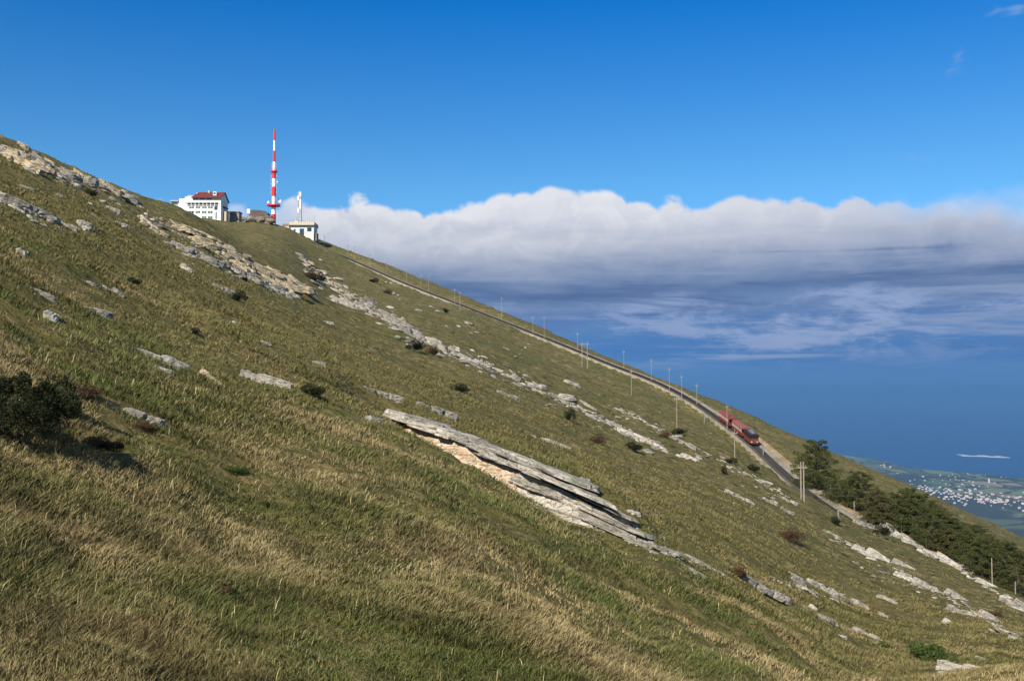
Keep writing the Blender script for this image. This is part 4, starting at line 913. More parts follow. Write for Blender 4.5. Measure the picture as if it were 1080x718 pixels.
# ================================================================ summit buildings
M_white = mat('white render', (0.74, 0.73, 0.70), 0.85, 0, 0.12, 0.5); M_tile = mat('red roof tiles', (0.13, 0.028, 0.022), 0.8, 0, 0.3, 2.0, 0.5, 0.1)
M_shut = mat('green shutter', (0.03, 0.12, 0.08), 0.6); M_win = mat('window glass', (0.03, 0.045, 0.06), 0.12, spec=0.7); M_stone = mat('summit stone wall', (0.20, 0.16, 0.125), 0.95, 0, 0.4, 1.0, 0.8, 0.2)
M_flat = mat('tan concrete roof slab', (0.52, 0.43, 0.30), 0.9, 0, 0.15); M_lgrey = mat('light grey facade', (0.45, 0.45, 0.45), 0.9, 0, 0.15)
DH = 400.0
def hx(px): return (px - 540) / 1041.5 * DH
def hz_(py): return float(pix_ray(0, py)[1]) * DH
org = Vector((hx(215), DH, hz_(236))); hotel = empty('summit_hotel', org, 'white summit hotel of several storeys with a red tiled roof and terraces on its left', 'hotel')
def X_(px): return hx(px) - org.x
def Z_(py): return hz_(py) - org.z
# main wall with a recessed balcony band
wm = MB(); wm.box(X_(196.5), X_(233), 0, 10, Z_(245), Z_(217.4)); wm.box(X_(187), X_(233), 1.4, 10, Z_(217.4), Z_(213.6)); wm.box(X_(195), X_(233), 0, 10, Z_(213.6), Z_(207.6))
wm.box(X_(231.2), X_(233), 0, 1.4, Z_(217.4), Z_(213.6)); wm.prism([(0, Z_(207.6)), (10, Z_(207.6)), (5, Z_(200.6))], X_(203.5), X_(232.9)); wall = wm.build('wall', M_white, hotel)
MB().box(X_(196.9), X_(231), 1.3, 1.385, Z_(217.2), Z_(213.8)).build('balcony_glazing', M_win, hotel)
br = MB()
for px in np.linspace(197.5, 230.5, 9): br.box(X_(px) - .1, X_(px) + .1, 0.05, .25, Z_(217.4), Z_(213.6))
br.box(X_(197), X_(231), 0.02, .1, Z_(216.3), Z_(216.0)); br.build('balcony_posts', M_white, hotel)
rf = MB().add([(X_(202.0), -1.0, Z_(208.6)), (X_(234.0), -1.0, Z_(208.6)), (X_(234.0), 5, Z_(200.2)), (X_(205.0), 5, Z_(200.2)), (X_(202.0), 11, Z_(208.6)), (X_(234.0), 11, Z_(208.6)),
     (X_(202.0), -1.0, Z_(209.2)), (X_(234.0), -1.0, Z_(209.2)), (X_(234.0), 5, Z_(200.9)), (X_(205.0), 5, Z_(200.9)), (X_(202.0), 11, Z_(209.2)), (X_(234.0), 11, Z_(209.2))],
     [(0, 1, 2, 3), (3, 2, 5, 4), (7, 6, 9, 8), (8, 9, 10, 11), (0, 6, 7, 1), (1, 7, 8, 2), (2, 8, 11, 5), (5, 11, 10, 4), (3, 9, 6, 0), (4, 10, 9, 3)]).build('roof', M_tile, hotel)
MB().box(X_(223.6), X_(227.2), 1.2, 3.2, Z_(207), Z_(201.6)).build('dormer', M_white, rf); MB().box(X_(224.2), X_(226.4), 1.15, 1.198, Z_(204.4), Z_(202.4)).build('window', M_win, rf)
MB().box(X_(216), X_(217.6), 4.2, 5.4, Z_(202), Z_(198.8)).build('chimney', M_lgrey, rf)
for px in (206.5, 213.5, 220.5): MB().box(X_(px) - 1.0, X_(px) + 1.0, -.04, -.004, Z_(210.4), Z_(209.0)).build('attic_window', M_win, hotel)
for row, (yt, yb) in enumerate(((216.9 + 1.0, 219.6), (222.5, 225.0), (228.2, 230.8))):
    for k, px in enumerate((202.2, 209.0, 215.6, 222.0)):
        if (row == 2 and k < 2): continue
        f = MB().box(X_(px) - .95, X_(px) + .95, -.035, -.004, Z_(yb), Z_(yt)).build('window', M_win if (row == 0 or k == 0) else M_shut, hotel)
        MB().box(X_(px) - .05, X_(px) + .05, -.07, -.036, Z_(yb), Z_(yt)).box(X_(px) - 1.05, X_(px) + 1.05, -.12, -.036, Z_(yb) - .12, Z_(yb) - .02).build('window_frame', M_white, f)
MB().box(X_(226.2), X_(229.6), -.05, -.006, Z_(221.5), Z_(217.6)).build('stair_glazing', M_win, hotel); MB().box(X_(227.6), X_(228.8), -.05, -.006, Z_(231), Z_(223.5)).build('stair_glazing', M_win, hotel)
# stepped terraces on the left
ter = MB(); ter.box(X_(186.5), X_(196.5), 0.5, 9, Z_(240), Z_(217.4)); ter.box(X_(177.5), X_(186.5), 1.0, 9, Z_(240), Z_(217.6)); ter.box(X_(187.6), X_(194.6), 1.6, 9, Z_(217.4), Z_(208.8)); ter.box(X_(196.6), X_(203.4), 2.4, 9, Z_(207.6), Z_(205.6)); ter.build('terrace_wing', M_white, hotel)
MB().box(X_(178.6), X_(186.5), 1.6, 8, Z_(217.58), Z_(211.6)).build('terrace_pavilion', M_lgrey, hotel); MB().box(X_(179.4), X_(186.2), 1.5, 1.59, Z_(214.6), Z_(212.6)).build('window', M_win, hotel)
MB().box(X_(178), X_(187), 1.2, 8.5, Z_(211.6) + .01, Z_(210.7)).build('pavilion_roof', M_lgrey, hotel)
MB().box(X_(193.8), X_(195.8), 1.5, 1.59, Z_(214.6), Z_(211)).build('window', M_win, hotel); MB().box(X_(195.4), X_(203), 2.2, 9.2, Z_(205.6) + .01, Z_(204.9)).build('wing_roof', M_lgrey, hotel)
# shaded annex and porch behind the gable
MB().box(X_(233) + .01, X_(239.2), 4, 11, Z_(240), Z_(221)).build('annex', M_stone, hotel); MB().box(X_(237.6), X_(239.6), -1, 2.5, Z_(240), Z_(223.5)).build('porch_wall', M_flat, hotel)
for zz_ in (Z_(211), Z_(215.5)): MB().box(X_(233) + .005, X_(233) + .05, 3.4, 4.9, zz_ - 1.1, zz_).build('window', M_win, hotel)
MB().box(X_(233) + .0, X_(235.4), 2, 8, Z_(217), Z_(216.5)).build('gable_balcony', M_stone, hotel)

M_hut = mat('brown grey masonry', (0.24, 0.20, 0.165), 0.95, 0, 0.35, 1.0, 0.6, 0.15); M_worn = mat('worn white render', (0.60, 0.58, 0.54), 0.9, 0, 0.2, 0.8)
# small outbuilding, stone fort, shelters
def at4(px, py, d): return P3(px, py, d)
b = at4(246, 229, 408); o = empty('stone_hut', b, 'low pale stone hut between the hotel and the dark fort', 'hut'); MB().box(-2.6, 2.4, 0, 4, -2, 2.0).build('wall', M_hut, o); MB().box(-2.9, 2.7, -.3, 4.3, 2.01, 2.3).build('roof', M_stone, o)
for x_ in (-1.6, .2): MB().box(x_, x_ + .9, -.05, -.005, .6, 1.7).build('window', M_win, o)
rngb = np.random.default_rng(9)
b = at4(267, 233, 420); o = empty('stone_fort', b, 'dark stone fort ruin on a rocky mound beside the red and white mast', 'ruin')
mb = MB()
for k in range(26): 
    V, Fc = boulder_geo(rngb, rngb.uniform(2, 4.4), rngb.uniform(2, 4), rngb.uniform(1.6, 3.4), 8, 10); q = (rngb.uniform(-6.5, 7.5), rngb.uniform(-1, 4)); q = q + (rngb.uniform(-.6, 3.1) * (1 - abs(q[0]) / 11),); mb.add([(v[0] + q[0], v[1] + q[1], v[2] + q[2]) for v in V], Fc)
mb.build('rock_mound', M_stone, o); MB().add([(-1, -.4, 0), (6.6, -.4, 0), (6.2, -.2, 3.5), (5, -.2, 4.2), (.6, -.2, 4.8), (-1, -.2, 4.6), (-1, 4, 0), (6.6, 4, 0), (6.2, 4, 3.5), (5, 4, 4.2), (.6, 4, 4.8), (-1, 4, 4.6)], [(0, 1, 2, 3, 4, 5), (11, 10, 9, 8, 7, 6), (0, 6, 7, 1), (1, 7, 8, 2), (2, 8, 9, 3), (3, 9, 10, 4), (4, 10, 11, 5), (5, 11, 6, 0)]).build('wall', mat('dark fort masonry', (0.10, 0.08, 0.065), .95, 0, .4, 1.2, .8, .2), o)
MB().box(-2.6, -1.2, -.6, .8, 3.2, 5.0).build('white_marker', M_white, o)
b = at4(302, 243, 440); o = empty('summit_shed', b, 'small pale shed left of the station', 'shed'); MB().box(-1.6, 1.2, 0, 3, -1.5, 2.2).build('wall', M_flat, o); MB().prism([(-.3, 2.21), (3.3, 2.21), (1.5, 3.2)], -1.8, 1.4).build('roof', M_stone, o); MB().box(-.3, .5, -.05, -.004, -1, 1.1).build('door', M_int, o)

# station
DS = 432.0
b = at4(318.7, 250.5, DS); st = empty('summit_station', b, 'white station building with a tan flat roof beside the lattice tower', 'station'); k_ = DS / F
def sx_(px): return (px - 318.7) * k_
def sz_(py): return (250.5 - py) * k_
MB().box(sx_(306.8), sx_(331), 0, 7, sz_(254), sz_(237.6)).build('wall', M_worn, st)
MB().box(sx_(305.4), sx_(332), -1.1, 8, sz_(237.6) + .01, sz_(234.4)).build('roof', M_flat, st)
MB().box(sx_(309), sx_(314), 1, 4, sz_(234.4) + .01, sz_(232.4)).box(sx_(322), sx_(326), 1, 4, sz_(234.4) + .01, sz_(233.0)).build('roof_cabin', M_lgrey, st)
MB().box(sx_(316), sx_(320.6), -.06, -.005, sz_(253), sz_(241)).build('door', M_win, st); MB().box(sx_(309.4), sx_(311.6), -.06, -.005, sz_(245), sz_(241.6)).build('window', M_win, st); MB().box(sx_(324), sx_(328.5), -.06, -.005, sz_(244), sz_(240)).build('window', M_glassd, st)
MB().box(sx_(331) + .01, sx_(333.6), 1, 5, sz_(254), sz_(245)).build('side_shed', M_stone, st)
for px in (308, 312, 323, 325.5, 328, 330.5): MB().tube((sx_(px), 2, sz_(234.5)), (sx_(px), 2, sz_(234.5 - rngb.uniform(3, 8))), .06, .03).build('antenna', M_greyroof, st)

# ---------------------------------------------------------------- red and white broadcasting mast
M_mr = mat('mast red paint', (0.62, 0.03, 0.035), 0.45, 0, 0.05); M_mw = mat('mast white paint', (0.80, 0.80, 0.80), 0.45, 0, 0.05)
DM = 450.0
b = at4(288.4, 236, DM); b.z = ground(b.x, b.y) ; mast = empty('broadcasting_mast', b, 'tall red and white banded mast with two red platforms', 'mast'); km = DM / F
def mz(py): return float(pix_ray(0, py)[1]) * DM - b.z
bands = [(232.4, 226.2, 'r', 2.5, 2.45), (226.2, 219, 'w', 2.3, 2.15), (219, 215.5, 'r', 2.3, 2.2), (215.5, 207, 'w', 2.0, 1.9), (207, 197.2, 'r', 2.3, 2.2), (197.2, 188.4, 'w', 2.0, 1.9), (188.4, 181.5, 'r', 2.1, 2.0), (181.5, 170.8, 'w', 1.5, 1.4), (170.8, 159.2, 'r', 1.35, 1.2), (159.2, 148.2, 'w', 1.1, 1.0), (148.2, 137.6, 'r', 1.15, 0.95)]
for y1_, y0_, cc, r1_, r0_ in bands: MB().tube((0, 0, mz(y1_)), (0, 0, mz(y0_) - .002), r1_ * km, r0_ * km, 20).build('mast_section', M_mr if cc == 'r' else M_mw, mast)
MB().tube((0, 0, -2), (0, 0, mz(232.4) - .002), 2.6 * km, n=20).build('mast_foot', M_lgrey, mast); MB().tube((0, 0, mz(137.6)), (0, 0, mz(135.6)), .12).build('tip_rod', M_greyroof, mast)
for y_, r_ in ((217.5, 7.0), (181.6, 3.6)):
    f = MB().tube((0, 0, mz(y_)), (0, 0, mz(y_) + .5), r_ * km, n=24).build('platform', M_mr, mast); rl_ = MB()
    for k in range(16):
        a = 2 * math.pi * k / 16; a2 = 2 * math.pi * (k + 1) / 16; q = lambda t, z: ((r_ * km - .1) * math.cos(t), (r_ * km - .1) * math.sin(t), mz(y_) + z); rl_.tube(q(a, .5), q(a, 1.6), .05, n=5)
        for zz_ in (1.05, 1.6): rl_.tube(q(a, zz_), q(a2, zz_), .045, n=5)
    rl_.build('railing', M_mr, f)
def dish(parent, c_, d_, r_):
    m = MB(); d_ = Vector(d_).normalized(); q = d_.orthogonal().normalized(); s = d_.cross(q); V = [Vector(c_)]; 
    for ring, (rr_, off) in enumerate(((.5, .08), (1.0, .3), (1.0, .38))):
        for k in range(16): a = 2 * math.pi * k / 16; V.append(Vector(c_) + d_ * off * r_ + (q * math.cos(a) + s * math.sin(a)) * rr_ * r_)
    Fc = [(0, 1 + k, 1 + (k + 1) % 16) for k in range(16)] + [(1 + 16 * g + k, 1 + 16 * g + (k + 1) % 16, 17 + 16 * g + (k + 1) % 16, 17 + 16 * g + k) for g in range(2) for k in range(16)]
    m.add(V, Fc).tube(Vector(c_) - d_ * .5, c_, .12).build('dish', M_mw, parent)
dish(mast, (6.4 * km, -1.2, mz(212.5)), (.6, -1, 0), 2.0 * km); dish(mast, (-4.6 * km, -1.6, mz(214)), (-.5, -1, 0), 1.5 * km); dish(mast, (3.4 * km, -1, mz(192)), (.8, -1, 0), 1.1 * km); dish(mast, (4.2 * km, -.5, mz(210)), (1, -.6, 0), 1.4 * km)
an = MB()
for y_ in (186, 190, 194, 198.5, 203, 173, 176, 179):
    for s in (-1, 1): an.tube((s * 1.2 * km, -.3, mz(y_)), (s * (3.2 if y_ > 182 else 2.3) * km, -.3, mz(y_)), .07, n=5).tube((s * (3.2 if y_ > 182 else 2.3) * km, -.3, mz(y_) - .5), (s * (3.2 if y_ > 182 else 2.3) * km, -.3, mz(y_) + .5), .09, n=5)
an.build('antenna_arms', M_lgrey, mast)

# ---------------------------------------------------------------- grey lattice tower
M_lat = mat('galvanised lattice', (0.50, 0.50, 0.50), 0.5, 0.3, 0.1)
DL = 438.0; b = at4(315.8, 236, DL); lt = empty('lattice_tower', b + Vector((0, 0, -2)), 'grey lattice tower standing over the station roof', 'tower'); kl = DL / F
def lz(py): return (236 - py) * kl + 2
def lw(z): return (2.1 - 0.7 * z / lz(202)) * kl
lat = MB(); hs = np.linspace(0, lz(202.5), 13)
for i in range(12):
    z0_, z1_ = hs[i], hs[i + 1]; w0, w1 = lw(z0_), lw(z1_); c0 = [(-w0, -w0), (w0, -w0), (w0, w0), (-w0, w0)]; c1_ = [(-w1, -w1), (w1, -w1), (w1, w1), (-w1, w1)]
    for k in range(4):
        n_ = (k + 1) % 4; lat.tube(c0[k] + (z0_,), c1_[k] + (z1_,), .13, n=5).tube(c1_[k] + (z1_,), c1_[n_] + (z1_,), .08, n=4).tube(c0[k] + (z0_,), c1_[n_] + (z1_,), .08, n=4).tube(c0[n_] + (z0_,), c1_[k] + (z1_,), .08, n=4)
lat.build('lattice_frame', M_lat, lt)
for y_, s in ((205, 1), (209, -1), (213, 1), (218, 1), (222, -1)): MB().box(s * 1.2 * kl - .3, s * 1.2 * kl + .3, -1.5 * kl - .3, -1.5 * kl, lz(y_) - 1.0, lz(y_) + 1.0).build('panel_antenna', M_mw, lt)
MB().tube((0, 0, lz(202.5)), (0, 0, lz(200)), .08).build('tip_rod', M_lat, lt)
for k, (px, t_, bt, lab) in enumerate([(297.5, 226, 240, 'thin whip antenna between the mast and the station'), (334.5, 238, 251, 'thin whip antenna right of the station'), (342, 246, 256, 'short whip antenna where the track leaves the summit')]):
    b = at4(px, bt, 440); b.z = min(b.z, ground(b.x, b.y)); h = at4(px, t_, 440).z - b.z; o = empty('whip_antenna', b, lab, 'antenna'); MB().tube((0, 0, -.4), (0, 0, h), .09, .04).build('rod', M_lgrey, o); MB().tube((-.5, 0, h * .85), (.5, 0, h * .85), .04).build('crossbar', M_lgrey, o)

# ================================================================ plants
def leaf_material(name, stops, rough=0.8, transl=0.0):
    m = bpy.data.materials.new(name); m.use_nodes = True; t = NT(m.node_tree); b = t.n['Principled BSDF']; b.inputs['Roughness'].default_value = rough; b.inputs['Specular IOR Level'].default_value = 0.15
    g = t.new('ShaderNodeNewGeometry').outputs['Random Per Island']; o = t.new('ShaderNodeTexCoord').outputs['Object']
    f = t.m('ADD', t.m('MULTIPLY', g, 0.55), t.m('MULTIPLY', t.noise(o, 0.8, 3, 0.6), 0.55))
    t.l.new(t.ramp(f, stops), b.inputs['Base Color']); return m
M_gorse = leaf_material('gorse needles', [(0.2, (0.008, 0.012, 0.004, 1)), (0.55, (0.020, 0.028, 0.008, 1)), (0.8, (0.045, 0.042, 0.014, 1)), (0.95, (0.10, 0.06, 0.025, 1))])
M_heath = leaf_material('brown heather', [(0.2, (0.035, 0.022, 0.012, 1)), (0.6, (0.085, 0.045, 0.022, 1)), (0.9, (0.12, 0.08, 0.04, 1))])
M_green = leaf_material('green scrub leaves', [(0.2, (0.02, 0.04, 0.008, 1)), (0.6, (0.05, 0.085, 0.015, 1)), (0.9, (0.08, 0.10, 0.03, 1))])
M_conif = leaf_material('conifer foliage', [(0.2, (0.018, 0.030, 0.008, 1)), (0.5, (0.045, 0.058, 0.012, 1)), (0.75, (0.085, 0.085, 0.02, 1)), (0.95, (0.13, 0.10, 0.035, 1))])
M_bark = mat('bark', (0.07, 0.05, 0.035), 0.95, 0, 0.3)
def leaves(rng, C, Rr, n, size, aspect=0.35, up=0.3, shell=0.5):
    """n small pointed leaf faces spread through the ellipsoids C (k,3) with radii Rr (k,3)"""
    k = rng.integers(0, len(C), n); d = rng.normal(size=(n, 3)); d /= np.linalg.norm(d, axis=1)[:, None]
    rad = rng.uniform(0, 1, n) ** (1 / 3) * (1 - shell) + shell * rng.uniform(0.75, 1.08, n); P = C[k] + d * rad[:, None] * Rr[k]
    a = d + rng.normal(size=(n, 3)) * 0.7 + np.array([0, 0, up]); a /= np.linalg.norm(a, axis=1)[:, None]
    b_ = np.cross(a, rng.normal(size=(n, 3))); b_ /= np.linalg.norm(b_, axis=1)[:, None]; s = size * rng.uniform(0.6, 1.4, n)[:, None]
    V = np.stack([P - b_ * s * aspect * .5, P + a * s * .5 - b_ * s * aspect * .35, P + a * s, P + b_ * s * aspect * .5 + a * s * .2], 1).reshape(-1, 3); return V
def leaf_mesh(name, V, m):
    q = np.arange(len(V)).reshape(-1, 4); return mesh_np(name, V, q, np.full(len(q), 4), [m])
def bush_mesh(seed, m, n, leaf, lobes=9, flat=0.75, sprigs=0):
    rng = np.random.default_rng(seed); C = np.stack([rng.uniform(-.36, .36, lobes), rng.uniform(-.32, .32, lobes), rng.uniform(.18, .60, lobes)], 1); C[:, 2] *= 1 - 0.9 * np.hypot(C[:, 0], C[:, 1])
    Rr = rng.uniform(.13, .27, (lobes, 1)) * np.array([1, 1, flat])
    if sprigs:
        a = rng.uniform(0, 2 * math.pi, sprigs); r = rng.uniform(.1, .5, sprigs); C = np.concatenate([C, np.stack([r * np.cos(a), r * np.sin(a), .64 - r * .70 + rng.uniform(-.05, .09, sprigs)], 1)]); Rr = np.concatenate([Rr, rng.uniform(.035, .075, (sprigs, 1)) * np.array([1, 1, 1.5])])
    return leaf_mesh('foliage', leaves(rng, C, Rr, n, leaf), m)
BM = {'g': [bush_mesh(1, M_gorse, 32000, .024, 16, .75, 26), bush_mesh(2, M_gorse, 6000, .05)], 'b': [bush_mesh(3, M_heath, 3000, .06, 8), bush_mesh(4, M_heath, 3000, .06, 10)], 's': [bush_mesh(5, M_green, 3000, .06, 9)]}
def twig_mesh(seed):
    rng = np.random.default_rng(seed); mb = MB()
    for k in range(16):
        a = rng.uniform(0, 6.28); l = rng.uniform(.25, .42); z = rng.uniform(.3, .55); mb.tube((0, 0, -.05), (math.cos(a) * l * .5, math.sin(a) * l * .5, z * .6), .006, .004, 5).tube((math.cos(a) * l * .5, math.sin(a) * l * .5, z * .6), (math.cos(a) * l, math.sin(a) * l, z), .004, .002, 5)
    me = bpy.data.meshes.new('twigs'); me.from_pydata(mb.V, [], mb.F); me.materials.append(M_bark); return me
TW = twig_mesh(3)
BUSH = [(20,468,116,82,'g',0,'big dark gorse bush at the left edge'), (66,440,56,52,'g',1,'lower right lobe of gorse beside the big bush at the left edge'), (92,418,44,17,'b',0,'low brown heather mound behind the big gorse bush'),
 (328,417,28,16,'g',1,'dark round bush alone in the middle of the left slope'), (253,498,30,13,'s',0,'low bright green bush in the foreground grass'), (253,318,18,15,'g',1,'small dark bush below a row of light stones'),
 (437,370,20,14,'g',1,'bush just under the dark faced crag of the rocky band'), (456,374,16,11,'b',0,'brownish bush right of the crag in the rocky band'), (487,414,22,12,'g',1,'flat dark bush above the small grey slab'),
 (602,444,12,16,'g',1,'narrow upright bush below the middle rocky band'), (632,468,18,12,'b',1,'brown scrub left of the whitish ledge'), (668,475,20,11,'g',1,'scrub below the whitish ledge'), (779,609,24,17,'b',0,'round brown bush at the end of the long grey slab'),
 (836,572,28,17,'b',1,'brown green scrub in the middle of the right slope'), (976,696,50,24,'s',0,'green bush beside the long pale corner slab'), (934,683,20,9,'s',0,'small green tuft above the grey rock with a white tip'),
 (715,458,16,8,'g',1,'dark scrub at the foot of the tall turf pole'), (702,462,16,9,'b',0,'brown scrub left of the tall turf pole'), (772,489,14,8,'g',1,'dark scrub at the foot of the pole in front of the locomotive'), (794,497,14,9,'g',1,'dark bush between the turf and the track below the train'),
 (764,500,6,13,'g',1,'small upright bush left of the white slab row'), (930,566,20,16,'g',1,'gorse bush where the visible track ends'), (882,552,14,9,'g',1,'small bush on the near side of the lower track'), (140,300,16,10,'g',1,'small bush in the turf on the far left'),
 (60,262,8,6,'g',1,'tiny dark bush under the pale end of the second ledge'), (95,207,14,9,'g',1,'dark bush under the rounded grey crag'), (205,352,14,9,'g',1,'small bush in the middle of the left slope'), (395,299,12,7,'g',1,'small dark bush just below the upper track'), (470,330,9,6,'g',1,'small dark bush below the pale pole'), (409,310,9,6,'b',1,'small brown bush on the green slope below the upper track'),
 (330,296,30,12,'b',0,'brown heather patch right of the tan wall'), (1053,650,18,8,'b',1,'brown scrub above the last ledge at the right edge'), (232,622,26,14,'b',1,'small dark heather tuft in the foreground grass'), (150,452,26,12,'b',1,'brown tuft behind the long pale boulder')]
for px, py, w_, h_, kd, v_, lab in BUSH:
    p = hit([px], [py])[0]
    if p[0] != p[0]: print('bush no ground', lab); continue
    s = p[1] / F; root = empty('gorse_bush' if kd == 'g' else ('heather_bush' if kd == 'b' else 'green_bush'), Vector(p) - Vector((0, 0, .06)), lab, 'bush', rz=px * .7); root.scale = (w_ * s, w_ * s, h_ * s * 1.35)
    link('foliage', BM[kd][v_ if v_ < len(BM[kd]) else 0], root); link('twigs', TW, root)

# black leaf clump added in the hollow as the gorse bush's painted shadow
M_shadow_leaf = leaf_material('black shadow leaves', [(0.2, (0.003, 0.004, 0.003, 1)), (0.9, (0.010, 0.010, 0.006, 1))])
dm = bush_mesh(8, M_shadow_leaf, 14000, .04, 14, .9); hc = Vector(HOLLOW)
root = empty('gorse_bush', hc + Vector((.05, .1, -.25)), 'black leaf clump added as painted shadow in a hollow below the big gorse bush', 'bush'); root.scale = (.85, .5, .5); link('foliage', dm, root); link('twigs', TW, root)  # no real gorse_bush: leaf clump added as the big bush's painted shadow

# ---------------------------------------------------------------- conifers
def conifer_parts(seed, H, Wd, lean=0.0, mc=None):
    rng = np.random.default_rng(seed); mb = MB(); pts = []; rad = []
    mb.tube((0, 0, -.6), (lean * .5, 0, H * .5), H * .030, H * .02, 8).tube((lean * .5, 0, H * .5), (lean, 0, H * .96), H * .02, H * .004, 8)
    nl = 13
    for i in range(nl):
        f = .10 + .84 * i / (nl - 1); z = H * f; R0 = Wd * .5 * (1 - f * .97) ** .45 * rng.uniform(.75, 1.15) * (1.0 if f > .2 else .85); cxl = lean * f; nb = max(3, int(8 * (1 - f * .6)))
        for k in range(nb):
            a = 2 * math.pi * (k + rng.uniform(-.3, .3)) / nb + i; rl_ = R0 * rng.uniform(.65, 1.2); tip = (cxl + math.cos(a) * rl_, math.sin(a) * rl_, z + rng.uniform(-.02, .05) * H)
            mb.tube((cxl, 0, z - .02 * H), tip, H * .006, H * .002, 5)
            for q in (.45, .75, 1.0):
                if rng.uniform() < .14: continue
                pts.append([cxl + math.cos(a) * rl_ * q, math.sin(a) * rl_ * q, z + .03 * H * q + rng.uniform(-.02, .02) * H]); w_ = H * .090 * rng.uniform(.6, 1.25) * (1 - .45 * f); rad.append([w_, w_, w_ * .45])
    pts = np.array(pts); rad = np.array(rad); V = leaves(rng, pts, rad, len(pts) * 130, H * .026, .42, .15, .35)
    tr = bpy.data.meshes.new('trunk'); tr.from_pydata(mb.V, [], mb.F); tr.materials.append(M_bark); return tr, leaf_mesh('crown', V, mc or M_conif)
M_rust = leaf_material('rusty conifer foliage', [(0.2, (0.026, 0.030, 0.009, 1)), (0.5, (0.065, 0.060, 0.016, 1)), (0.75, (0.105, 0.085, 0.026, 1)), (0.95, (0.14, 0.10, 0.04, 1))])
CON = [conifer_parts(11, 10, 10.5), conifer_parts(12, 10, 11.5, 1.0), conifer_parts(13, 10, 10, .6, M_rust), conifer_parts(14, 10, 13, 1.4)]
TREES = [(861,517,50,56,0,'biggest conifer, standing nearest the train behind the twin poles'), (884,530,24,34,3,'low spreading conifer at the right foot of the biggest one'), (906,538,38,50,1,'second tall conifer counting down from the train'),
 (925,552,34,44,2,'rust tinted conifer above the end of the track'), (943,556,34,44,3,'conifer just above the gorse at the track end'), (962,568,38,46,1,'conifer behind the short post at the forest edge')]
rngt = np.random.default_rng(21); ORD = ['leftmost ', 'second from left ', 'third from left ', 'fourth from left ', 'fifth from left ', 'sixth from left ', 'seventh from left ', 'rightmost ']
row1 = [(980,578),(1000,588),(1018,598),(1036,607),(1056,616),(1076,628)]; row2 = [(955,545),(972,553),(990,563),(1008,572),(1026,582),(1045,592),(1064,602),(1082,612)]; row3 = [(968,541),(985,550),(1003,560),(1022,570),(1040,580),(1058,590),(1076,600)]
row4 = [(1000,541),(1030,556),(1050,566),(1070,578)]
for rw, lab, hh in ((row1, 'conifer in the front row of the wood, by the white strip', 32), (row2, 'conifer in the middle row of the wood on the right', 26), (row3, 'conifer in the upper row of the wood', 16)):
    for k, (x_, y_) in enumerate(rw): TREES.append((x_, y_ - 1, hh * rngt.uniform(.8, 1.15), 46 * rngt.uniform(.85, 1.15), rngt.integers(0, 4), ORD[k] + lab))
used = set()
for px, py, h_, w_, v_, lab in TREES:
    p = hit([px], [py], 120)[0]
    if p[0] != p[0] or p[1] > 262: p = P3(px, py, 245); p.z = ground(p.x, p.y)
    s = p[1] / F; root = empty('conifer_tree', p, lab, 'conifer', 'conifers of the wood' if 'row' in lab else None, rz=px); root.scale = (w_ * s / 10.5, w_ * s / 10.5, h_ * s / 10 * 1.05)
    link('trunk', CON[v_][0], root); link('crown', CON[v_][1], root)

# ================================================================ far town
M_roofd = mat('terracotta roofs', (0.50, 0.36, 0.30), 0.9, 0, 0.2); M_wallf = mat('whitewashed walls', (0.56, 0.54, 0.50), 0.9, 0, 0.05)
hm1 = bpy.data.meshes.new('wall'); q = MB().box(-7, 7, -5, 5, -3, 6); q.prism([(-5, 6), (5, 6), (0, 9)], -6.99, 6.99); hm1.from_pydata(q.V, [], q.F); hm1.materials.append(M_wallf)
hm2 = bpy.data.meshes.new('roof'); q = MB(); q.add([(-7.6, -5.8, 5.6), (7.6, -5.8, 5.6), (7.6, 0, 9.1), (-7.6, 0, 9.1), (-7.6, 5.8, 5.6), (7.6, 5.8, 5.6), (-7.6, -5.8, 6.0), (7.6, -5.8, 6.0), (7.6, 0, 9.5), (-7.6, 0, 9.5), (-7.6, 5.8, 6.0), (7.6, 5.8, 6.0)],
   [(3, 2, 1, 0), (4, 5, 2, 3), (6, 7, 8, 9), (9, 8, 11, 10), (0, 1, 7, 6), (5, 4, 10, 11), (1, 2, 8, 7), (2, 5, 11, 8), (0, 6, 9, 3), (3, 9, 10, 4)]); hm2.from_pydata(q.V, [], q.F); hm2.materials.append(M_roofd)
rngh = np.random.default_rng(4)
def low_pt(px, py):
    u, v = pix_ray(px, py); d = -690 / float(v)
    for _ in range(4): d = float(low_h(np.array([u * d]), np.array([d]))[0]) / float(v)
    return Vector((float(u) * d, d, float(v) * d))
TOWN = [((1042, 527, 60, 8), 110, 1.6, 'white house with a red roof in the dense part of the distant town', 'houses of the distant town'), ((1006, 519, 40, 8), 60, 1.4, 'white house in the scattered left part of the distant town', 'houses at the left end of the distant town'),
        ((1010, 508, 50, 6.0), 30, 1.2, 'lone white house among the fields above the distant town', 'farmhouses above the distant town'), ((975, 517, 14, 2.0), 12, 1.3, 'white house at the far left tip of the distant town', 'houses at the tip of the distant town'), ((933, 492, 8, 1.5), 7, 1.7, 'white house by the coast left of the green fields', 'houses by the coast'), ((1040, 500, 60, 5), 14, 1.0, 'small farm near the distant shore', 'farms near the shore')]
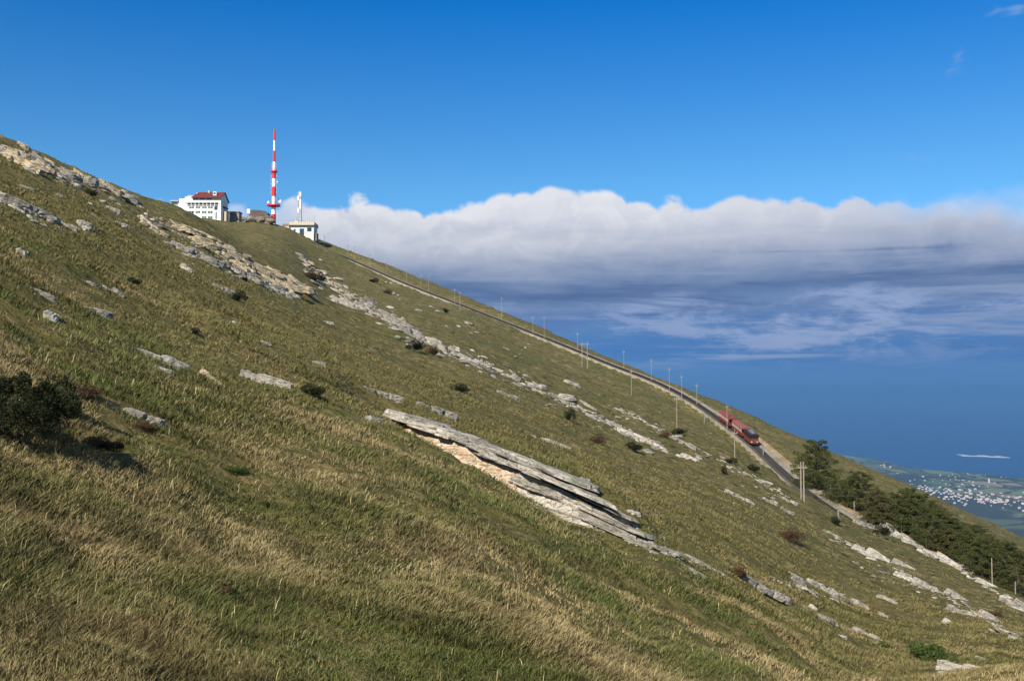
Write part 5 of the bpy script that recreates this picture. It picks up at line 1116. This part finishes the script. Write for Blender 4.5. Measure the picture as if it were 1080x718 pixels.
for (cx_, cy_, sx1, sy1), n, s, lab, grp in TOWN:
    for k in range(n):
        px = cx_ + rngh.normal(0, sx1 * .5); py = cy_ + rngh.normal(0, sy1 * .5) + (px - cx_) * .10
        if px > 1100 or px < 880: continue
        p = low_pt(px, py); root = empty('town_house', p, lab, 'house', grp, rz=rngh.uniform(-.6, .6)); sc_ = s * rngh.uniform(.7, 1.5); root.scale = (sc_ * rngh.uniform(.35, .7), sc_ * .45, sc_ * rngh.uniform(.35, .6)); link('wall', hm1, root); link('roof', hm2, root)
# tower of the village church
p = low_pt(1043, 509); o = empty('church_tower', p, 'tall white tower above the distant town', 'tower'); MB().box(-5, 5, -5, 5, -4, 26).build('tower_wall', M_wallf, o); MB().add([(-5.5, -5.5, 26.1), (5.5, -5.5, 26.1), (5.5, 5.5, 26.1), (-5.5, 5.5, 26.1), (0, 0, 36)], [(0, 1, 4), (1, 2, 4), (2, 3, 4), (3, 0, 4), (3, 2, 1, 0)]).build('spire', M_roofd, o)
# surf on a reef
a_, b_ = P3(1012, 479.5, 1.0), P3(1064, 482.5, 1.0); rngf = np.random.default_rng(8); mb = MB()
for k in range(46):
    f = k / 45; px = 1013 + 50 * f; py = 480 + 2.2 * f + rngf.normal(0, .35); u, v = pix_ray(px, py); d = SEA_Z / float(v) ; sz = rngf.uniform(8, 34); V, Fc = slab_geo(rngf, sz * 1.5, sz * 4.5 * (1.2 - abs(f - .3)), 2.0, float(u) * d, d, SEA_Z + 0.02, n=20); mb.add(V, Fc)
o = mb.build('breaking_surf', mat('sea foam', (0.55, 0.58, 0.60), 0.9)); tag(o, 'white line of surf breaking on the open sea off the coast', 'surf')

# ================================================================ grass
def grass():
    rng = np.random.default_rng(101); NT_ = 150000; per = 9
    q1 = rng.uniform(1 / 75.0, 1 / 8.2, int(NT_ * .66)); d = np.concatenate([1 / q1, np.exp(rng.uniform(math.log(9), math.log(175), NT_ - len(q1)))]); u = rng.uniform(-.60, .60, NT_); x = u * d; y = d
    # tussock patches: heights and density follow noise
    hn = fbm(x / 2.6, y / 2.0, 201, 3); keep = rng.uniform(0, 1, NT_) < (.62 + .9 * hn) * (1 - .85 * sstep(d, 85, 175)); x, y, hn = x[keep], y[keep], hn[keep]
    ok = np.ones(len(x), bool)
    for A, B, w_ in FOOT:
        if min(A.y, B.y) > 180: continue
        ax, ay, bx, by = A.x, A.y, B.x, B.y; L2 = (bx - ax) ** 2 + (by - ay) ** 2 + 1e-6; t = np.clip(((x - ax) * (bx - ax) + (y - ay) * (by - ay)) / L2, 0, 1); dx = x - ax - t * (bx - ax); dy = y - w_ * .8 - ay - t * (by - ay); ok &= np.hypot(dx, dy) > w_ * .95
    ok &= np.hypot((x - HOLLOW[0]) / .95, (y - HOLLOW[1]) / .75) > .95
    x, y, hn = x[ok], y[ok], hn[ok]; n = len(x); d = y.copy()
    X = np.repeat(x, per) ; Y_ = np.repeat(y, per); D = np.repeat(d, per); HN = np.repeat(hn, per); N = len(X); ang = rng.uniform(0, 2 * math.pi, N); rad = rng.uniform(0, 1, N) ** .7 * (.07 + .0032 * D)
    X = X + np.cos(ang) * rad; Y_ = Y_ + np.sin(ang) * rad; Zg = zfun(X, Y_) - .02
    h = (.10 + .125 * np.clip(HN + .35, 0, 1)) * rng.uniform(.6, 1.35, N); tall = (rng.uniform(0, 1, N) < .008) & (D < 30); h = np.where(tall, h * 1.7, h)
    wx, wy = .38 + .55 * fbm(X / 3, Y_ / 3, 301, 2), -.12 + .5 * fbm(X / 4, Y_ / 4, 305, 2)
    lx = (wx + np.cos(ang) * .55 + rng.normal(0, .22, N)) * h; ly = (wy + np.sin(ang) * .55 + rng.normal(0, .22, N)) * h; lx = np.where(tall, lx * .4, lx)
    wd = np.maximum(.0034, D * .00034) * rng.uniform(.7, 1.3, N) * np.where(tall, .8, 1); fa = rng.uniform(-.9, .9, N); px_, py_ = np.cos(fa) * wd, np.sin(fa) * wd
    hz_b = h * .92
    V = np.stack([np.stack([X - px_, Y_ - py_, Zg], 1), np.stack([X + px_, Y_ + py_, Zg], 1), np.stack([X + lx * .38 + px_ * .8, Y_ + ly * .38 + py_ * .8, Zg + hz_b * .62], 1), np.stack([X + lx * .38 - px_ * .8, Y_ + ly * .38 - py_ * .8, Zg + hz_b * .62], 1), np.stack([X + lx, Y_ + ly, Zg + hz_b * .9], 1)], 1).reshape(-1, 3)
    b = np.arange(N)[:, None] * 5; Fq = np.concatenate([b + np.array([[0, 1, 2, 3]]), b + np.array([[3, 2, 4]])], 1)
    lt_ = np.tile([4, 3], N)
    # colour by patch and by blade
    pt = np.clip(.5 + 1.0 * fbm(X / 5.5, Y_ / 3.6, 401, 4), 0, 1); pb = fbm(X / 2.2, Y_ / 1.6, 407, 3); rnd = rng.uniform(0, 1, N)
    green = np.array([.090, .104, .026]); olive = np.array([.150, .124, .042]); straw = np.array([.34, .26, .125]); brown = np.array([.125, .080, .034])
    f = np.clip(pt * 1.5 - .45 + rng.normal(0, .22, N), 0, 1)[:, None]; C = green * (1 - f) + olive * f
    g = np.clip((pt - .42) * 2.2 + rng.normal(0, .26, N), 0, 1) [:, None] * .85; C = C * (1 - g) + straw * g
    k = np.clip((pb - .2) * 2.5, 0, .4)[:, None]; C = C * (1 - k) + brown * k; dk = np.clip((fbm(X / .9 + 50, Y_ / .6, 411, 3) - .10) * 4, 0, .28)[:, None]; C = C * (1 - dk); C = np.where(tall[:, None], np.array([.42, .33, .17]), C); C *= rng.uniform(.65, 1.35, N)[:, None]; fd = sstep(D, 22, 65)[:, None] * .85; C = C * (1 - fd) + np.array([.145, .120, .042]) * rng.uniform(.8, 1.2, N)[:, None] * fd
    me = mesh_np('grass', V, Fq, lt_, []); ca = me.color_attributes.new('blade', 'FLOAT_COLOR', 'POINT'); cc = np.ones((N * 5, 4), np.float32); cc[:, :3] = np.repeat(C, 5, 0); ca.data.foreach_set('color', cc.ravel())
    m = bpy.data.materials.new('grass blades'); m.use_nodes = True; t = NT(m.node_tree); B = t.n['Principled BSDF']; B.inputs['Roughness'].default_value = .7; B.inputs['Specular IOR Level'].default_value = .2
    at = t.new('ShaderNodeAttribute', attribute_name='blade'); t.l.new(at.outputs['Color'], B.inputs['Base Color']); me.materials.append(m)
    o = link('grass', me); tag(o, 'wind-combed green and straw coloured moor grass in the foreground', 'grass', kind='stuff'); print('blades', N)
grass()
